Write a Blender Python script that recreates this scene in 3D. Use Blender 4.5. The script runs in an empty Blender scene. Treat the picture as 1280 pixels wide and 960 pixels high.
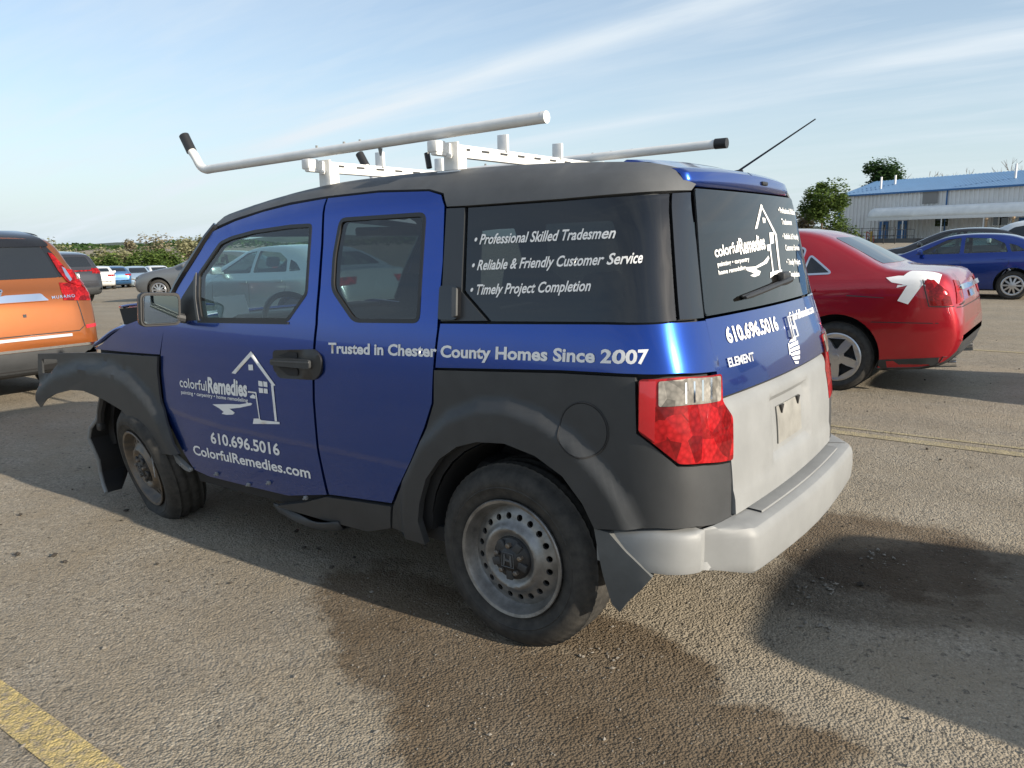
import bpy, bmesh, math, random
from mathutils import Vector, Matrix, geometry
from mathutils.bvhtree import BVHTree

random.seed(7)
S = bpy.context.scene
COL = S.collection
rad = math.radians

# ------------------------------------------------------------------ camera
CAM_POS = Vector((1.6393, -3.0992, 1.5124))
YAW, PITCH, ROLL, FPX = -.630506, .182228, -.015677, 987.42
def cam_axes():
    cy, sy, cp, sp = math.cos(YAW), math.sin(YAW), math.cos(PITCH), math.sin(PITCH)
    f = Vector((sy*cp, cy*cp, -sp)); r = Vector((cy, -sy, 0)); u = r.cross(f)
    c, s = math.cos(ROLL), math.sin(ROLL)
    return r*c+u*s, u*c-r*s, f
_r, _u, _f = cam_axes()
cd = bpy.data.cameras.new('camera'); cam = bpy.data.objects.new('camera', cd); COL.objects.link(cam)
M3 = Matrix((_r, _u, -_f)).transposed()
cam.matrix_world = Matrix.Translation(CAM_POS) @ M3.to_4x4()
cd.sensor_width = 36; cd.lens = FPX/1280*36; cd.clip_start = .05; cd.clip_end = 9000
S.camera = cam

# ------------------------------------------------------------------ sky, sun, exposure
SUN_EL, SUN_AZ = rad(20.5), rad(1.5)          # azimuth measured from +x towards +y
W = bpy.data.worlds.new('World'); S.world = W; W.use_nodes = True
nt = W.node_tree; nt.nodes.clear()
def N(t, kind, **kw):
    n = t.nodes.new(kind)
    for k, v in kw.items():
        if k in n.inputs: n.inputs[k].default_value = v
        else: setattr(n, k, v)
    return n
out = N(nt, 'ShaderNodeOutputWorld'); bg = N(nt, 'ShaderNodeBackground')
bg.inputs['Strength'].default_value = .115
sky = N(nt, 'ShaderNodeTexSky'); sky.sky_type = 'NISHITA'; sky.sun_disc = False
sky.sun_elevation = SUN_EL; sky.sun_rotation = rad(90)-SUN_AZ
sky.air_density = 1.0; sky.dust_density = .7; sky.ozone_density = 2.0
geo = N(nt, 'ShaderNodeTexCoord')
sep = N(nt, 'ShaderNodeSeparateXYZ'); nt.links.new(geo.outputs['Generated'], sep.inputs[0])
def wm(op, a, b=None, c=None, clamp=False):
    n = nt.nodes.new('ShaderNodeMath'); n.operation = op; n.use_clamp = clamp
    for i, v in enumerate((a, b, c)):
        if v is None: continue
        if isinstance(v, (int, float)): n.inputs[i].default_value = v
        else: nt.links.new(v, n.inputs[i])
    return n.outputs[0]
den = wm('ADD', wm('MAXIMUM', sep.outputs[2], 0.0), .12)
px = wm('DIVIDE', sep.outputs[0], den); py = wm('DIVIDE', sep.outputs[1], den)
cmb = N(nt, 'ShaderNodeCombineXYZ'); nt.links.new(px, cmb.inputs[0]); nt.links.new(py, cmb.inputs[1])
mp = N(nt, 'ShaderNodeMapping'); mp.inputs['Rotation'].default_value = (0, 0, rad(10)); mp.inputs['Scale'].default_value = (.55, 2.6, 1)
nt.links.new(cmb.outputs[0], mp.inputs[0])
nz = N(nt, 'ShaderNodeTexNoise'); nz.inputs['Scale'].default_value = 1.0; nz.inputs['Detail'].default_value = 7; nz.inputs['Roughness'].default_value = .55; nz.inputs['Distortion'].default_value = .35
nt.links.new(mp.outputs[0], nz.inputs[0])
mp2 = N(nt, 'ShaderNodeMapping'); mp2.inputs['Scale'].default_value = (.45, .45, 1); mp2.inputs['Location'].default_value = (3.1, 1.7, 0)
nt.links.new(cmb.outputs[0], mp2.inputs[0])
nz2 = N(nt, 'ShaderNodeTexNoise'); nz2.inputs['Scale'].default_value = 1.0; nz2.inputs['Detail'].default_value = 4
nt.links.new(mp2.outputs[0], nz2.inputs[0])
veil = wm('MULTIPLY', wm('SUBTRACT', nz2.outputs[0], .30), 1.3, clamp=True)
st = wm('MULTIPLY', wm('SUBTRACT', nz.outputs[0], .42), 2.2, clamp=True)
def streak(deg, off, width, amp):             # one long thin band of cirrus
    a = rad(deg)
    d = wm('ADD', wm('MULTIPLY', px, -math.sin(a)), wm('MULTIPLY', py, math.cos(a)))
    d = wm('ADD', d, wm('MULTIPLY', wm('SUBTRACT', nz2.outputs[0], .5), .35))
    e = wm('DIVIDE', wm('SUBTRACT', d, off), width)
    g = wm('POWER', 2.718, wm('MULTIPLY', wm('MULTIPLY', e, e), -1))
    return wm('MULTIPLY', wm('MULTIPLY', g, amp), wm('ADD', wm('MULTIPLY', nz.outputs[0], 1.3), -.15, clamp=True))
s1 = streak(-7.7, 2.23, .10, .85); s2 = streak(-8, 3.09, .13, .6)
nz3 = N(nt, 'ShaderNodeTexNoise'); nz3.inputs['Scale'].default_value = 2.3; nz3.inputs['Detail'].default_value = 8; nz3.inputs['Roughness'].default_value = .6; nz3.inputs['Distortion'].default_value = .8
nt.links.new(mp.outputs[0], nz3.inputs[0])
wisps = wm('MULTIPLY', wm('SUBTRACT', nz3.outputs[0], .44), 2.6, clamp=True)
cl = wm('ADD', wm('ADD', wm('MULTIPLY', wm('ADD', st, wm('MULTIPLY', wisps, .55)), wm('ADD', veil, .22)), .20), wm('ADD', s1, s2))
hz = wm('POWER', wm('SUBTRACT', 1.0, wm('MAXIMUM', sep.outputs[2], 0.0)), 6.5)   # thin haze of the low sky
hzf = wm('MULTIPLY', hz, .95, clamp=True)
mixh = N(nt, 'ShaderNodeMix', data_type='RGBA'); nt.links.new(hzf, mixh.inputs[0])
nt.links.new(sky.outputs[0], mixh.inputs[6]); mixh.inputs[7].default_value = (3.45, 4.2, 4.65, 1)
clf = wm('MULTIPLY', cl, 1.0, clamp=True)
mixc = N(nt, 'ShaderNodeMix', data_type='RGBA'); nt.links.new(clf, mixc.inputs[0])
nt.links.new(mixh.outputs[2], mixc.inputs[6]); mixc.inputs[7].default_value = (4.5, 5.0, 5.4, 1)
nt.links.new(mixc.outputs[2], bg.inputs[0]); nt.links.new(bg.outputs[0], out.inputs[0])
ld = bpy.data.lights.new('sun', 'SUN'); ld.energy = 5.0; ld.angle = rad(.55); ld.color = (1, .895, .745)
sun = bpy.data.objects.new('sun', ld); COL.objects.link(sun)
sd = Vector((math.cos(SUN_AZ)*math.cos(SUN_EL), math.sin(SUN_AZ)*math.cos(SUN_EL), math.sin(SUN_EL)))
sun.rotation_euler = sd.to_track_quat('Z', 'Y').to_euler(); sun.location = sd*60
S.view_settings.view_transform = 'Standard'; S.view_settings.look = 'None'
S.view_settings.exposure = .62; S.view_settings.gamma = 1; S.view_settings.use_curve_mapping = False

# ------------------------------------------------------------------ materials
def new_mat(name):
    m = bpy.data.materials.new(name); m.use_nodes = True
    return m, m.node_tree, m.node_tree.nodes['Principled BSDF']
def mat(name, col, rough=.5, metal=0, coat=0, spec=.5, vary=None, bump=None, vcol=None, ior=None):
    m, t, p = new_mat(name)
    p.inputs['Base Color'].default_value = (*col, 1); p.inputs['Roughness'].default_value = rough
    p.inputs['Metallic'].default_value = metal; p.inputs['Coat Weight'].default_value = coat
    p.inputs['Coat Roughness'].default_value = .04; p.inputs['Specular IOR Level'].default_value = spec
    if vary or bump:
        tc = N(t, 'ShaderNodeTexCoord')
    if vary:
        sc, amt = vary
        n = N(t, 'ShaderNodeTexNoise', Scale=sc, Detail=6.0, Roughness=.6); t.links.new(tc.outputs['Object'], n.inputs[0])
        r = N(t, 'ShaderNodeValToRGB'); r.color_ramp.elements[0].position = .32; r.color_ramp.elements[1].position = .70
        r.color_ramp.elements[0].color = (*[c*(1-amt) for c in col], 1)
        r.color_ramp.elements[1].color = (*(vcol or [min(1, c*(1+amt)) for c in col]), 1)
        t.links.new(n.outputs[0], r.inputs[0]); t.links.new(r.outputs[0], p.inputs['Base Color'])
    if bump:
        sc, stg = bump
        n = N(t, 'ShaderNodeTexNoise', Scale=sc, Detail=5.0); t.links.new(tc.outputs['Object'], n.inputs[0])
        b = N(t, 'ShaderNodeBump', Strength=stg, Distance=.01); t.links.new(n.outputs[0], b.inputs['Height']); t.links.new(b.outputs[0], p.inputs['Normal'])
    return m
def paint(name, col, metal=.45, rough=.32, dust=.025):
    """metallic car paint under clear coat with a thin film of dust"""
    m, t, p = new_mat(name)
    tc = N(t, 'ShaderNodeTexCoord')
    n = N(t, 'ShaderNodeTexNoise', Scale=5.0, Detail=8.0, Roughness=.65); t.links.new(tc.outputs['Object'], n.inputs[0])
    r = N(t, 'ShaderNodeValToRGB'); r.color_ramp.elements[0].position = .45; r.color_ramp.elements[1].position = .85
    r.color_ramp.elements[0].color = (0, 0, 0, 1); r.color_ramp.elements[1].color = (dust, dust, dust, 1)
    t.links.new(n.outputs[0], r.inputs[0])
    mx = N(t, 'ShaderNodeMix', data_type='RGBA'); t.links.new(r.outputs[0], mx.inputs[0])
    mx.inputs[6].default_value = (*col, 1); mx.inputs[7].default_value = (.35, .31, .26, 1)
    t.links.new(mx.outputs[2], p.inputs['Base Color'])
    p.inputs['Metallic'].default_value = metal; p.inputs['Roughness'].default_value = rough
    p.inputs['Coat Weight'].default_value = 1; p.inputs['Coat Roughness'].default_value = .05
    n2 = N(t, 'ShaderNodeTexNoise', Scale=2.2, Detail=2.0); t.links.new(tc.outputs['Object'], n2.inputs[0])
    b = N(t, 'ShaderNodeBump', Strength=.06, Distance=.02); t.links.new(n2.outputs[0], b.inputs['Height'])
    t.links.new(b.outputs[0], p.inputs['Coat Normal'])
    return m
def glass(name, tint, refl=1.0, rough=.0, dirt=0.0):
    """thin pane: tinted straight-through view plus the mirror reflection of the front face"""
    m = bpy.data.materials.new(name); m.use_nodes = True; t = m.node_tree; t.nodes.clear()
    o = N(t, 'ShaderNodeOutputMaterial'); tr = N(t, 'ShaderNodeBsdfTransparent'); tr.inputs[0].default_value = (*tint, 1)
    gl = N(t, 'ShaderNodeBsdfGlossy'); gl.inputs['Roughness'].default_value = rough; gl.inputs[0].default_value = (refl, refl, refl, 1)
    lw = N(t, 'ShaderNodeLayerWeight', Blend=.5); pw = N(t, 'ShaderNodeMath', operation='POWER'); t.links.new(lw.outputs['Facing'], pw.inputs[0]); pw.inputs[1].default_value = 4.6
    fr = N(t, 'ShaderNodeMath', operation='MULTIPLY_ADD'); t.links.new(pw.outputs[0], fr.inputs[0]); fr.inputs[1].default_value = .88; fr.inputs[2].default_value = .075
    mx = N(t, 'ShaderNodeMixShader'); t.links.new(fr.outputs[0], mx.inputs[0])
    t.links.new(tr.outputs[0], mx.inputs[1]); t.links.new(gl.outputs[0], mx.inputs[2])
    last = mx
    if dirt:
        df = N(t, 'ShaderNodeBsdfDiffuse'); df.inputs[0].default_value = (.42, .40, .36, 1)
        tc = N(t, 'ShaderNodeTexCoord'); n = N(t, 'ShaderNodeTexNoise', Scale=3.0, Detail=8.0); t.links.new(tc.outputs['Object'], n.inputs[0])
        ml = N(t, 'ShaderNodeMath', operation='MULTIPLY'); t.links.new(n.outputs[0], ml.inputs[0]); ml.inputs[1].default_value = dirt
        m2 = N(t, 'ShaderNodeMixShader'); t.links.new(ml.outputs[0], m2.inputs[0]); t.links.new(mx.outputs[0], m2.inputs[1]); t.links.new(df.outputs[0], m2.inputs[2])
        last = m2
    t.links.new(last.outputs[0], o.inputs[0])
    return m
M = {}
M['blue'] = paint('blue_paint', (.007, .052, .31), metal=.86, rough=.27, dust=.03)
M['clad'] = mat('dark_grey_plastic', (.040, .042, .044), .50, vary=(9, .12), bump=(900, .10), spec=.45)
M['roofgrey'] = mat('weathered_grey_plastic', (.080, .083, .085), .55, vary=(6, .15), bump=(800, .10))
M['lgrey'] = mat('light_grey_plastic', (.220, .226, .226), .52, vary=(5, .10), bump=(700, .06))
M['flap'] = mat('grey_plastic', (.20, .205, .205), .55, vary=(7, .12))
M['flapd'] = mat('dull_grey_plastic', (.095, .10, .10), .6, vary=(7, .2))
M['black'] = mat('black_plastic', (.018, .018, .019), .45)
M['gloss'] = mat('gloss_black', (.010, .010, .011), .10, coat=.5)
M['filmgrey'] = mat('satin_grey_film', (.030, .033, .037), .33)
M['rubber'] = mat('tyre_rubber', (.026, .025, .023), .78, vary=(26, .25), vcol=(.05, .046, .04), bump=(160, .12))
M['shell'] = mat('dark_trim', (.022, .022, .023), .8)
M['seat'] = mat('seat_fabric', (.040, .041, .044), .9, bump=(300, .2))
M['inner'] = mat('grey_trim', (.14, .14, .135), .75)
M['steel'] = mat('steel_wheel', (.25, .245, .235), .42, metal=.7, vary=(18, .35), bump=(120, .05))
M['rust'] = mat('dull_steel', (.17, .165, .16), .5, metal=.6, vary=(20, .3), vcol=(.24, .19, .14))
M['alloy'] = mat('alloy', (.55, .55, .56), .28, metal=.9)
M['badge'] = mat('bright_badge', (.62, .63, .65), .25, metal=.3)
M['chrome'] = mat('chrome', (.82, .83, .85), .08, metal=1)
M['white'] = mat('white_vinyl', (.80, .80, .79), .5, spec=.3)
M['rack'] = mat('white_rack_paint', (.74, .74, .72), .42, vary=(14, .08))
M['mirror'] = mat('mirror_glass', (.38, .47, .49), .02, metal=1)
M['g_front'] = glass('front_door_glass', (.82, .94, .93), 1.0, dirt=.035)
M['g_priv'] = glass('privacy_glass', (.11, .13, .135), .9, dirt=.018)
M['g_tail'] = glass('tail_glass', (.07, .085, .09), 1.0, dirt=.025)
M['g_dark'] = mat('dark_car_glass', (.012, .014, .016), .03, spec=.8)
M['g_clear'] = glass('clear_car_glass', (.55, .68, .66), 1.0, dirt=.04)
def lens(name, col, rough=.12):
    m, t, p = new_mat(name)
    tc = N(t, 'ShaderNodeTexCoord')
    v = N(t, 'ShaderNodeTexVoronoi', Scale=60.0); t.links.new(tc.outputs['Object'], v.inputs[0])
    r = N(t, 'ShaderNodeValToRGB'); r.color_ramp.elements[0].color = (*[min(1, c*1.3+.006) for c in col], 1); r.color_ramp.elements[1].color = (*[c*.6 for c in col], 1)
    t.links.new(v.outputs['Distance'], r.inputs[0]); n = N(t, 'ShaderNodeTexVoronoi', Scale=17.0); t.links.new(tc.outputs['Object'], n.inputs[0])
    r2 = N(t, 'ShaderNodeValToRGB'); r2.color_ramp.elements[0].color = (.30, .30, .30, 1); r2.color_ramp.elements[1].color = (1.25, 1.25, 1.25, 1); r2.color_ramp.elements[0].position = .15; r2.color_ramp.elements[1].position = .8
    sp2 = N(t, 'ShaderNodeSeparateColor'); t.links.new(n.outputs['Color'], sp2.inputs[0]); t.links.new(sp2.outputs[0], r2.inputs[0])
    mu = N(t, 'ShaderNodeMix', data_type='RGBA', blend_type='MULTIPLY'); mu.inputs[0].default_value = .75; t.links.new(r.outputs[0], mu.inputs[6]); t.links.new(r2.outputs[0], mu.inputs[7])
    t.links.new(mu.outputs[2], p.inputs['Base Color'])
    b = N(t, 'ShaderNodeBump', Strength=.14, Distance=.006); t.links.new(v.outputs['Distance'], b.inputs['Height']); t.links.new(b.outputs[0], p.inputs['Normal'])
    p.inputs['Roughness'].default_value = .4; p.inputs['Metallic'].default_value = 0
    p.inputs['Coat Weight'].default_value = .6; p.inputs['Coat Roughness'].default_value = .03; p.inputs['Specular IOR Level'].default_value = .05; p.inputs['Roughness'].default_value = .6
    return m
M['red_lens'] = lens('red_lens', (.27, .003, .005)); M['clear_lens'] = lens('clear_lens', (.22, .205, .18)); M['red_flat'] = mat('red_reflector', (.42, .006, .012), .18, coat=1)

# ------------------------------------------------------------------ mesh helpers
def tag(o, label=None, cat=None, group=None, kind=None):
    if label: o['label'] = label
    if cat: o['category'] = cat
    if group: o['group'] = group
    if kind: o['kind'] = kind
    return o
def thing(name, label, cat, loc=(0, 0, 0), rz=0, group=None):
    o = bpy.data.objects.new(name, None); COL.objects.link(o); o.empty_display_size = .2
    o.location = loc; o.rotation_euler = (0, 0, rz)
    return tag(o, label, cat, group)
def link_mesh(name, vs, fs, m, parent=None, sharp=35):
    me = bpy.data.meshes.new(name); me.from_pydata([tuple(v) for v in vs], [], fs); me.validate(); me.update()
    for mm in (m if isinstance(m, (list, tuple)) else [m]): me.materials.append(mm)
    me.polygons.foreach_set('use_smooth', [True]*len(me.polygons))
    if sharp is not None: me.set_sharp_from_angle(angle=rad(sharp))
    o = bpy.data.objects.new(name, me); COL.objects.link(o)
    if parent is not None: o.parent = parent
    return o
class MB:
    def __init__(s): s.v = []; s.f = []
    def add(s, vs, fs, T=None):
        k = len(s.v); s.v += [(T @ Vector(v)) if T is not None else Vector(v) for v in vs]; s.f += [tuple(i+k for i in f) for f in fs]; return s
    def box(s, c, d, T=None, b=0.0):
        x, y, z = [k/2 for k in d]; c = Vector(c)
        if b <= 0:
            vs = [c+Vector((sx*x, sy*y, sz*z)) for sx in (-1, 1) for sy in (-1, 1) for sz in (-1, 1)]
            return s.add(vs, [(0, 1, 3, 2), (4, 6, 7, 5), (0, 4, 5, 1), (2, 3, 7, 6), (0, 2, 6, 4), (1, 5, 7, 3)], T)
        bm = bmesh.new(); bmesh.ops.create_cube(bm, size=1); bmesh.ops.scale(bm, vec=d, verts=bm.verts)
        bmesh.ops.bevel(bm, geom=bm.edges[:], offset=b, segments=2, affect='EDGES', profile=.5)
        bm.verts.index_update()
        s.add([v.co+c for v in bm.verts], [[v.index for v in f.verts] for f in bm.faces], T); bm.free(); return s
    def tube(s, path, r, n=12, caps=True, T=None):
        P = [Vector(p) for p in path]; rr = r if isinstance(r, (list, tuple)) else [r]*len(P)
        vs, fs = [], []; prev = None
        for i, p in enumerate(P):
            t = (P[min(i+1, len(P)-1)]-P[max(i-1, 0)]).normalized()
            if prev is None:
                a = Vector((0, 0, 1)) if abs(t.z) < .9 else Vector((1, 0, 0)); u = t.cross(a).normalized()
            else: u = (prev-t*prev.dot(t)).normalized()
            prev = u; w = t.cross(u)
            vs += [p+(u*math.cos(k*2*math.pi/n)+w*math.sin(k*2*math.pi/n))*rr[i] for k in range(n)]
        for i in range(len(P)-1):
            for k in range(n):
                a, b = i*n+k, i*n+(k+1) % n; fs.append((a, b, b+n, a+n))
        if caps: fs += [tuple(range(n))[::-1], tuple(range((len(P)-1)*n, len(P)*n))]
        return s.add(vs, fs, T)
    def lathe(s, prof, n=48, T=None):
        """profile of (radius, y); turns about the y axis"""
        vs, fs = [], []; m = len(prof)
        for k in range(n):
            a = 2*math.pi*k/n
            vs += [(r*math.cos(a), y, r*math.sin(a)) for r, y in prof]
        for k in range(n):
            for i in range(m-1):
                a, b = k*m+i, ((k+1) % n)*m+i; fs.append((a, a+1, b+1, b))
        return s.add(vs, fs, T)
    def grid(s, rows, T=None, flip=False):
        m = len(rows[0]); vs = [p for r in rows for p in r]; fs = []
        for i in range(len(rows)-1):
            for j in range(m-1):
                f = (i*m+j, i*m+j+1, (i+1)*m+j+1, (i+1)*m+j); fs.append(f[::-1] if flip else f)
        return s.add(vs, fs, T)
    def prism(s, poly, axis, a, b, T=None):
        """polygon extruded along an axis from a to b; polygon gives the two other coordinates in order"""
        def mk(p, h): return {'x': (h, p[0], p[1]), 'y': (p[0], h, p[1]), 'z': (p[0], p[1], h)}[axis]
        n = len(poly); vs = [mk(p, a) for p in poly]+[mk(p, b) for p in poly]
        fs = [tuple(range(n))[::-1], tuple(range(n, 2*n))]+[(i, (i+1) % n, n+(i+1) % n, n+i) for i in range(n)]
        return s.add(vs, fs, T)
    def build(s, name, m, parent=None, sharp=35, fix=True):
        o = link_mesh(name, s.v, s.f, m, parent, None)
        if fix:
            bm = bmesh.new(); bm.from_mesh(o.data); bmesh.ops.recalc_face_normals(bm, faces=bm.faces); bm.to_mesh(o.data); bm.free()
        if sharp is not None: o.data.set_sharp_from_angle(angle=rad(sharp))
        return o
def area2(P): return sum(P[i][0]*P[(i+1) % len(P)][1]-P[(i+1) % len(P)][0]*P[i][1] for i in range(len(P)))
def inside(p, P):
    x, y = p; c = False; n = len(P)
    for i in range(n):
        (x1, y1), (x2, y2) = P[i], P[(i+1) % n]
        if (y1 > y) != (y2 > y) and x < (x2-x1)*(y-y1)/(y2-y1)+x1: c = not c
    return c
def fillet(P, r, n=4):
    R_ = []; L = len(P)
    for i in range(L):
        p = Vector(P[i]).to_2d(); a = Vector(P[i-1]).to_2d()-p; b = Vector(P[(i+1) % L]).to_2d()-p
        d = min(r, a.length*.45, b.length*.45)
        p0 = p+a.normalized()*d; p1 = p+b.normalized()*d
        for k in range(n+1):
            t = k/n; R_.append(tuple(p0*(1-t)**2+p*2*t*(1-t)+p1*t*t))
    return R_
def inset(P, d):
    """moves every edge inwards by d (outwards when negative)"""
    s = 1 if area2(P) > 0 else -1; R_ = []; L = len(P)
    for i in range(L):
        p = Vector(P[i]).to_2d(); a = (p-Vector(P[i-1]).to_2d()); b = (Vector(P[(i+1) % L]).to_2d()-p)
        if a.length < 1e-7 or b.length < 1e-7: R_.append(tuple(p)); continue
        a.normalize(); b.normalize(); na = Vector((-a.y, a.x))*s; nb = Vector((-b.y, b.x))*s
        m = na+nb
        if m.length < .2: R_.append(tuple(p+na*d)); continue
        m.normalize(); R_.append(tuple(p+m*d/max(.45, m.dot(na))))
    return R_
def resample(P, st):
    R_ = []; L = len(P)
    for i in range(L):
        a, b = P[i], P[(i+1) % L]; d = math.dist(a, b)
        if d < 1e-6: continue
        k = max(1, int(math.ceil(d/st)))
        R_ += [(a[0]+(b[0]-a[0])*t/k, a[1]+(b[1]-a[1])*t/k) for t in range(k)]
    return R_
def tri2d(poly, holes=(), step=.05):
    loops = [resample(poly, step)]+[resample(h, step) for h in holes]
    pts, edges = [], []
    for L in loops:
        k = len(pts); pts += L; edges += [(k+i, k+(i+1) % len(L)) for i in range(len(L))]
    xs = [p[0] for p in poly]; ys = [p[1] for p in poly]
    cell = {}
    for p in pts: cell.setdefault((int(p[0]//step), int(p[1]//step)), []).append(p)
    nx = int((max(xs)-min(xs))/step)+1; ny = int((max(ys)-min(ys))/step)+1
    for j in range(1, ny):
        for i in range(nx+1):
            q = (min(xs)+(i+(j % 2)*.5)*step, min(ys)+j*step)
            if not inside(q, poly) or any(inside(q, h) for h in holes): continue
            cx, cy = int(q[0]//step), int(q[1]//step)
            if any(math.dist(q, r) < step*.5 for dx in (-1, 0, 1) for dy in (-1, 0, 1) for r in cell.get((cx+dx, cy+dy), ())): continue
            pts.append(q)
    vo, _, fo, *_x = geometry.delaunay_2d_cdt([Vector(p) for p in pts], edges, [], 0, 1e-6)
    fs = []
    for f in fo:
        c = (sum(vo[i][0] for i in f)/len(f), sum(vo[i][1] for i in f)/len(f))
        if inside(c, poly) and not any(inside(c, h) for h in holes):
            F = list(f)
            if area2([vo[i] for i in F]) < 0: F.reverse()
            fs.append(F)
    return [(v[0], v[1]) for v in vo], fs
def with_normal(f):
    def g(a, b):
        e = 1e-3; p = Vector(f(a, b))
        n = (Vector(f(a+e, b))-Vector(f(a-e, b))).cross(Vector(f(a, b+e))-Vector(f(a, b-e)))
        return p, n.normalized()
    return g
def panel(name, m, parent, poly, surf, step=.05, thick=.004, off=0.0, holes=(), bump=None, mirror=False, flip=False, shrink=0.0, sharp=35):
    """a sheet cut to an outline and laid on a curved surface, with its own thickness"""
    if area2(poly) < 0: poly = poly[::-1]
    if shrink: poly = inset(poly, shrink)
    P, F = tri2d(poly, holes, step)
    ov, iv = [], []
    for a, b in P:
        p, n = surf(a, b); d = off+(bump(a, b) if bump else 0)
        ov.append(p+n*d); iv.append(p+n*(d-thick))
    fs = [tuple(f) for f in F]; n = len(P)
    if thick > 0:
        cnt = {}
        for f in F:
            for i in range(len(f)):
                cnt[(f[i], f[(i+1) % len(f)])] = 1
        rim = [(a, b) for (a, b) in cnt if (b, a) not in cnt]
        fs = fs+[tuple(i+n for i in f[::-1]) for f in F]+[(b, a, a+n, b+n) for a, b in rim]
        vs = ov+iv
    else: vs = ov
    if mirror != flip: fs = [f[::-1] for f in fs]
    if mirror: vs = [Vector((v.x, -v.y, v.z)) for v in vs]
    used = sorted({i for f in fs for i in f}); ix = {k: j for j, k in enumerate(used)}
    return link_mesh(name, [vs[i] for i in used], [tuple(ix[i] for i in f) for f in fs], m, parent, sharp)
def ribbon(P, w):
    """outline of a line of constant width along the open path P"""
    A, B = [], []
    for i in range(len(P)):
        a = Vector(P[max(i-1, 0)]); b = Vector(P[min(i+1, len(P)-1)]); t = (b-a).to_2d().normalized(); n = Vector((-t.y, t.x))*w/2
        A.append(tuple(Vector(P[i]).to_2d()+n)); B.append(tuple(Vector(P[i]).to_2d()-n))
    return A+B[::-1]
_glyph = {}
def text2d(body, bold=0.0, shear=0.0, space=1.0):
    key = (body, bold, shear, space)
    if key in _glyph: return _glyph[key]
    cu = bpy.data.curves.new('t', 'FONT'); cu.body = body; cu.size = 1; cu.offset = bold; cu.shear = shear; cu.space_character = space; cu.resolution_u = 3
    cu.fill_mode = 'FRONT'
    o = bpy.data.objects.new('t', cu); COL.objects.link(o)
    bpy.context.view_layer.update()
    dg = bpy.context.evaluated_depsgraph_get(); me = bpy.data.meshes.new_from_object(o.evaluated_get(dg))
    bm = bmesh.new(); bm.from_mesh(me); bmesh.ops.remove_doubles(bm, verts=bm.verts, dist=1e-5); bmesh.ops.triangulate(bm, faces=bm.faces)
    bm.verts.index_update()
    vs = [(v.co.x, v.co.y) for v in bm.verts]; fs = [[v.index for v in f.verts] for f in bm.faces]
    bm.free(); bpy.data.objects.remove(o); bpy.data.meshes.remove(me); bpy.data.curves.remove(cu)
    fs = [f if area2([vs[i] for i in f]) > 0 else f[::-1] for f in fs]
    _glyph[key] = (vs, fs); return vs, fs
def lettering(name, m, parent, body, p0, p1, h, surf, bold=0.0, shear=0.0, off=.0019, lean=0.0, space=1.0, thick=.0, mb=None, cap=.73):
    """text laid on a surface between two baseline points, capitals h tall"""
    vs, fs = text2d(body, bold, shear, space)
    x0 = min(v[0] for v in vs); x1 = max(v[0] for v in vs)
    d = Vector(p1)-Vector(p0); o = []
    for x, y in vs:
        t = (x-x0)/(x1-x0); yy = y/cap*h
        a, b = p0[0]+d.x*t+lean*yy, p0[1]+d.y*t+yy
        p, n = surf(a, b); o.append(p+n*off)
    F = [tuple(f) for f in fs]
    if mb is not None: mb.add(o, F); return None
    return link_mesh(name, o, F, m, parent, None)
def decal(mb, polys, surf, off=.0025, step=.05):
    for P in polys:
        if area2(P) < 0: P = P[::-1]
        V, F = tri2d(P, (), step)
        o = []
        for a, b in V:
            p, n = surf(a, b); o.append(p+n*off)
        mb.add(o, F)
def interp(x, T):
    if x <= T[0][0]: return T[0][1]
    for (a, b), (c, d) in zip(T, T[1:]):
        if x <= c:
            return b + (d-b)*(x-a)/(c-a)
    return T[-1][1]
def spl(x, T):
    """smooth (monotone-ish cubic) interpolation of a table"""
    n = len(T)
    if x <= T[0][0]: return T[0][1]
    if x >= T[-1][0]: return T[-1][1]
    for i in range(n-1):
        if x <= T[i+1][0]: break
    def sl(k):
        if k == 0: return (T[1][1]-T[0][1])/(T[1][0]-T[0][0])
        if k == n-1: return (T[-1][1]-T[-2][1])/(T[-1][0]-T[-2][0])
        return (T[k+1][1]-T[k-1][1])/(T[k+1][0]-T[k-1][0])
    x0, y0 = T[i]; x1, y1 = T[i+1]; h = x1-x0; t = (x-x0)/h
    m0, m1 = sl(i)*h, sl(i+1)*h
    return (2*t**3-3*t*t+1)*y0+(t**3-2*t*t+t)*m0+(-2*t**3+3*t*t)*y1+(t**3-t*t)*m1
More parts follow.
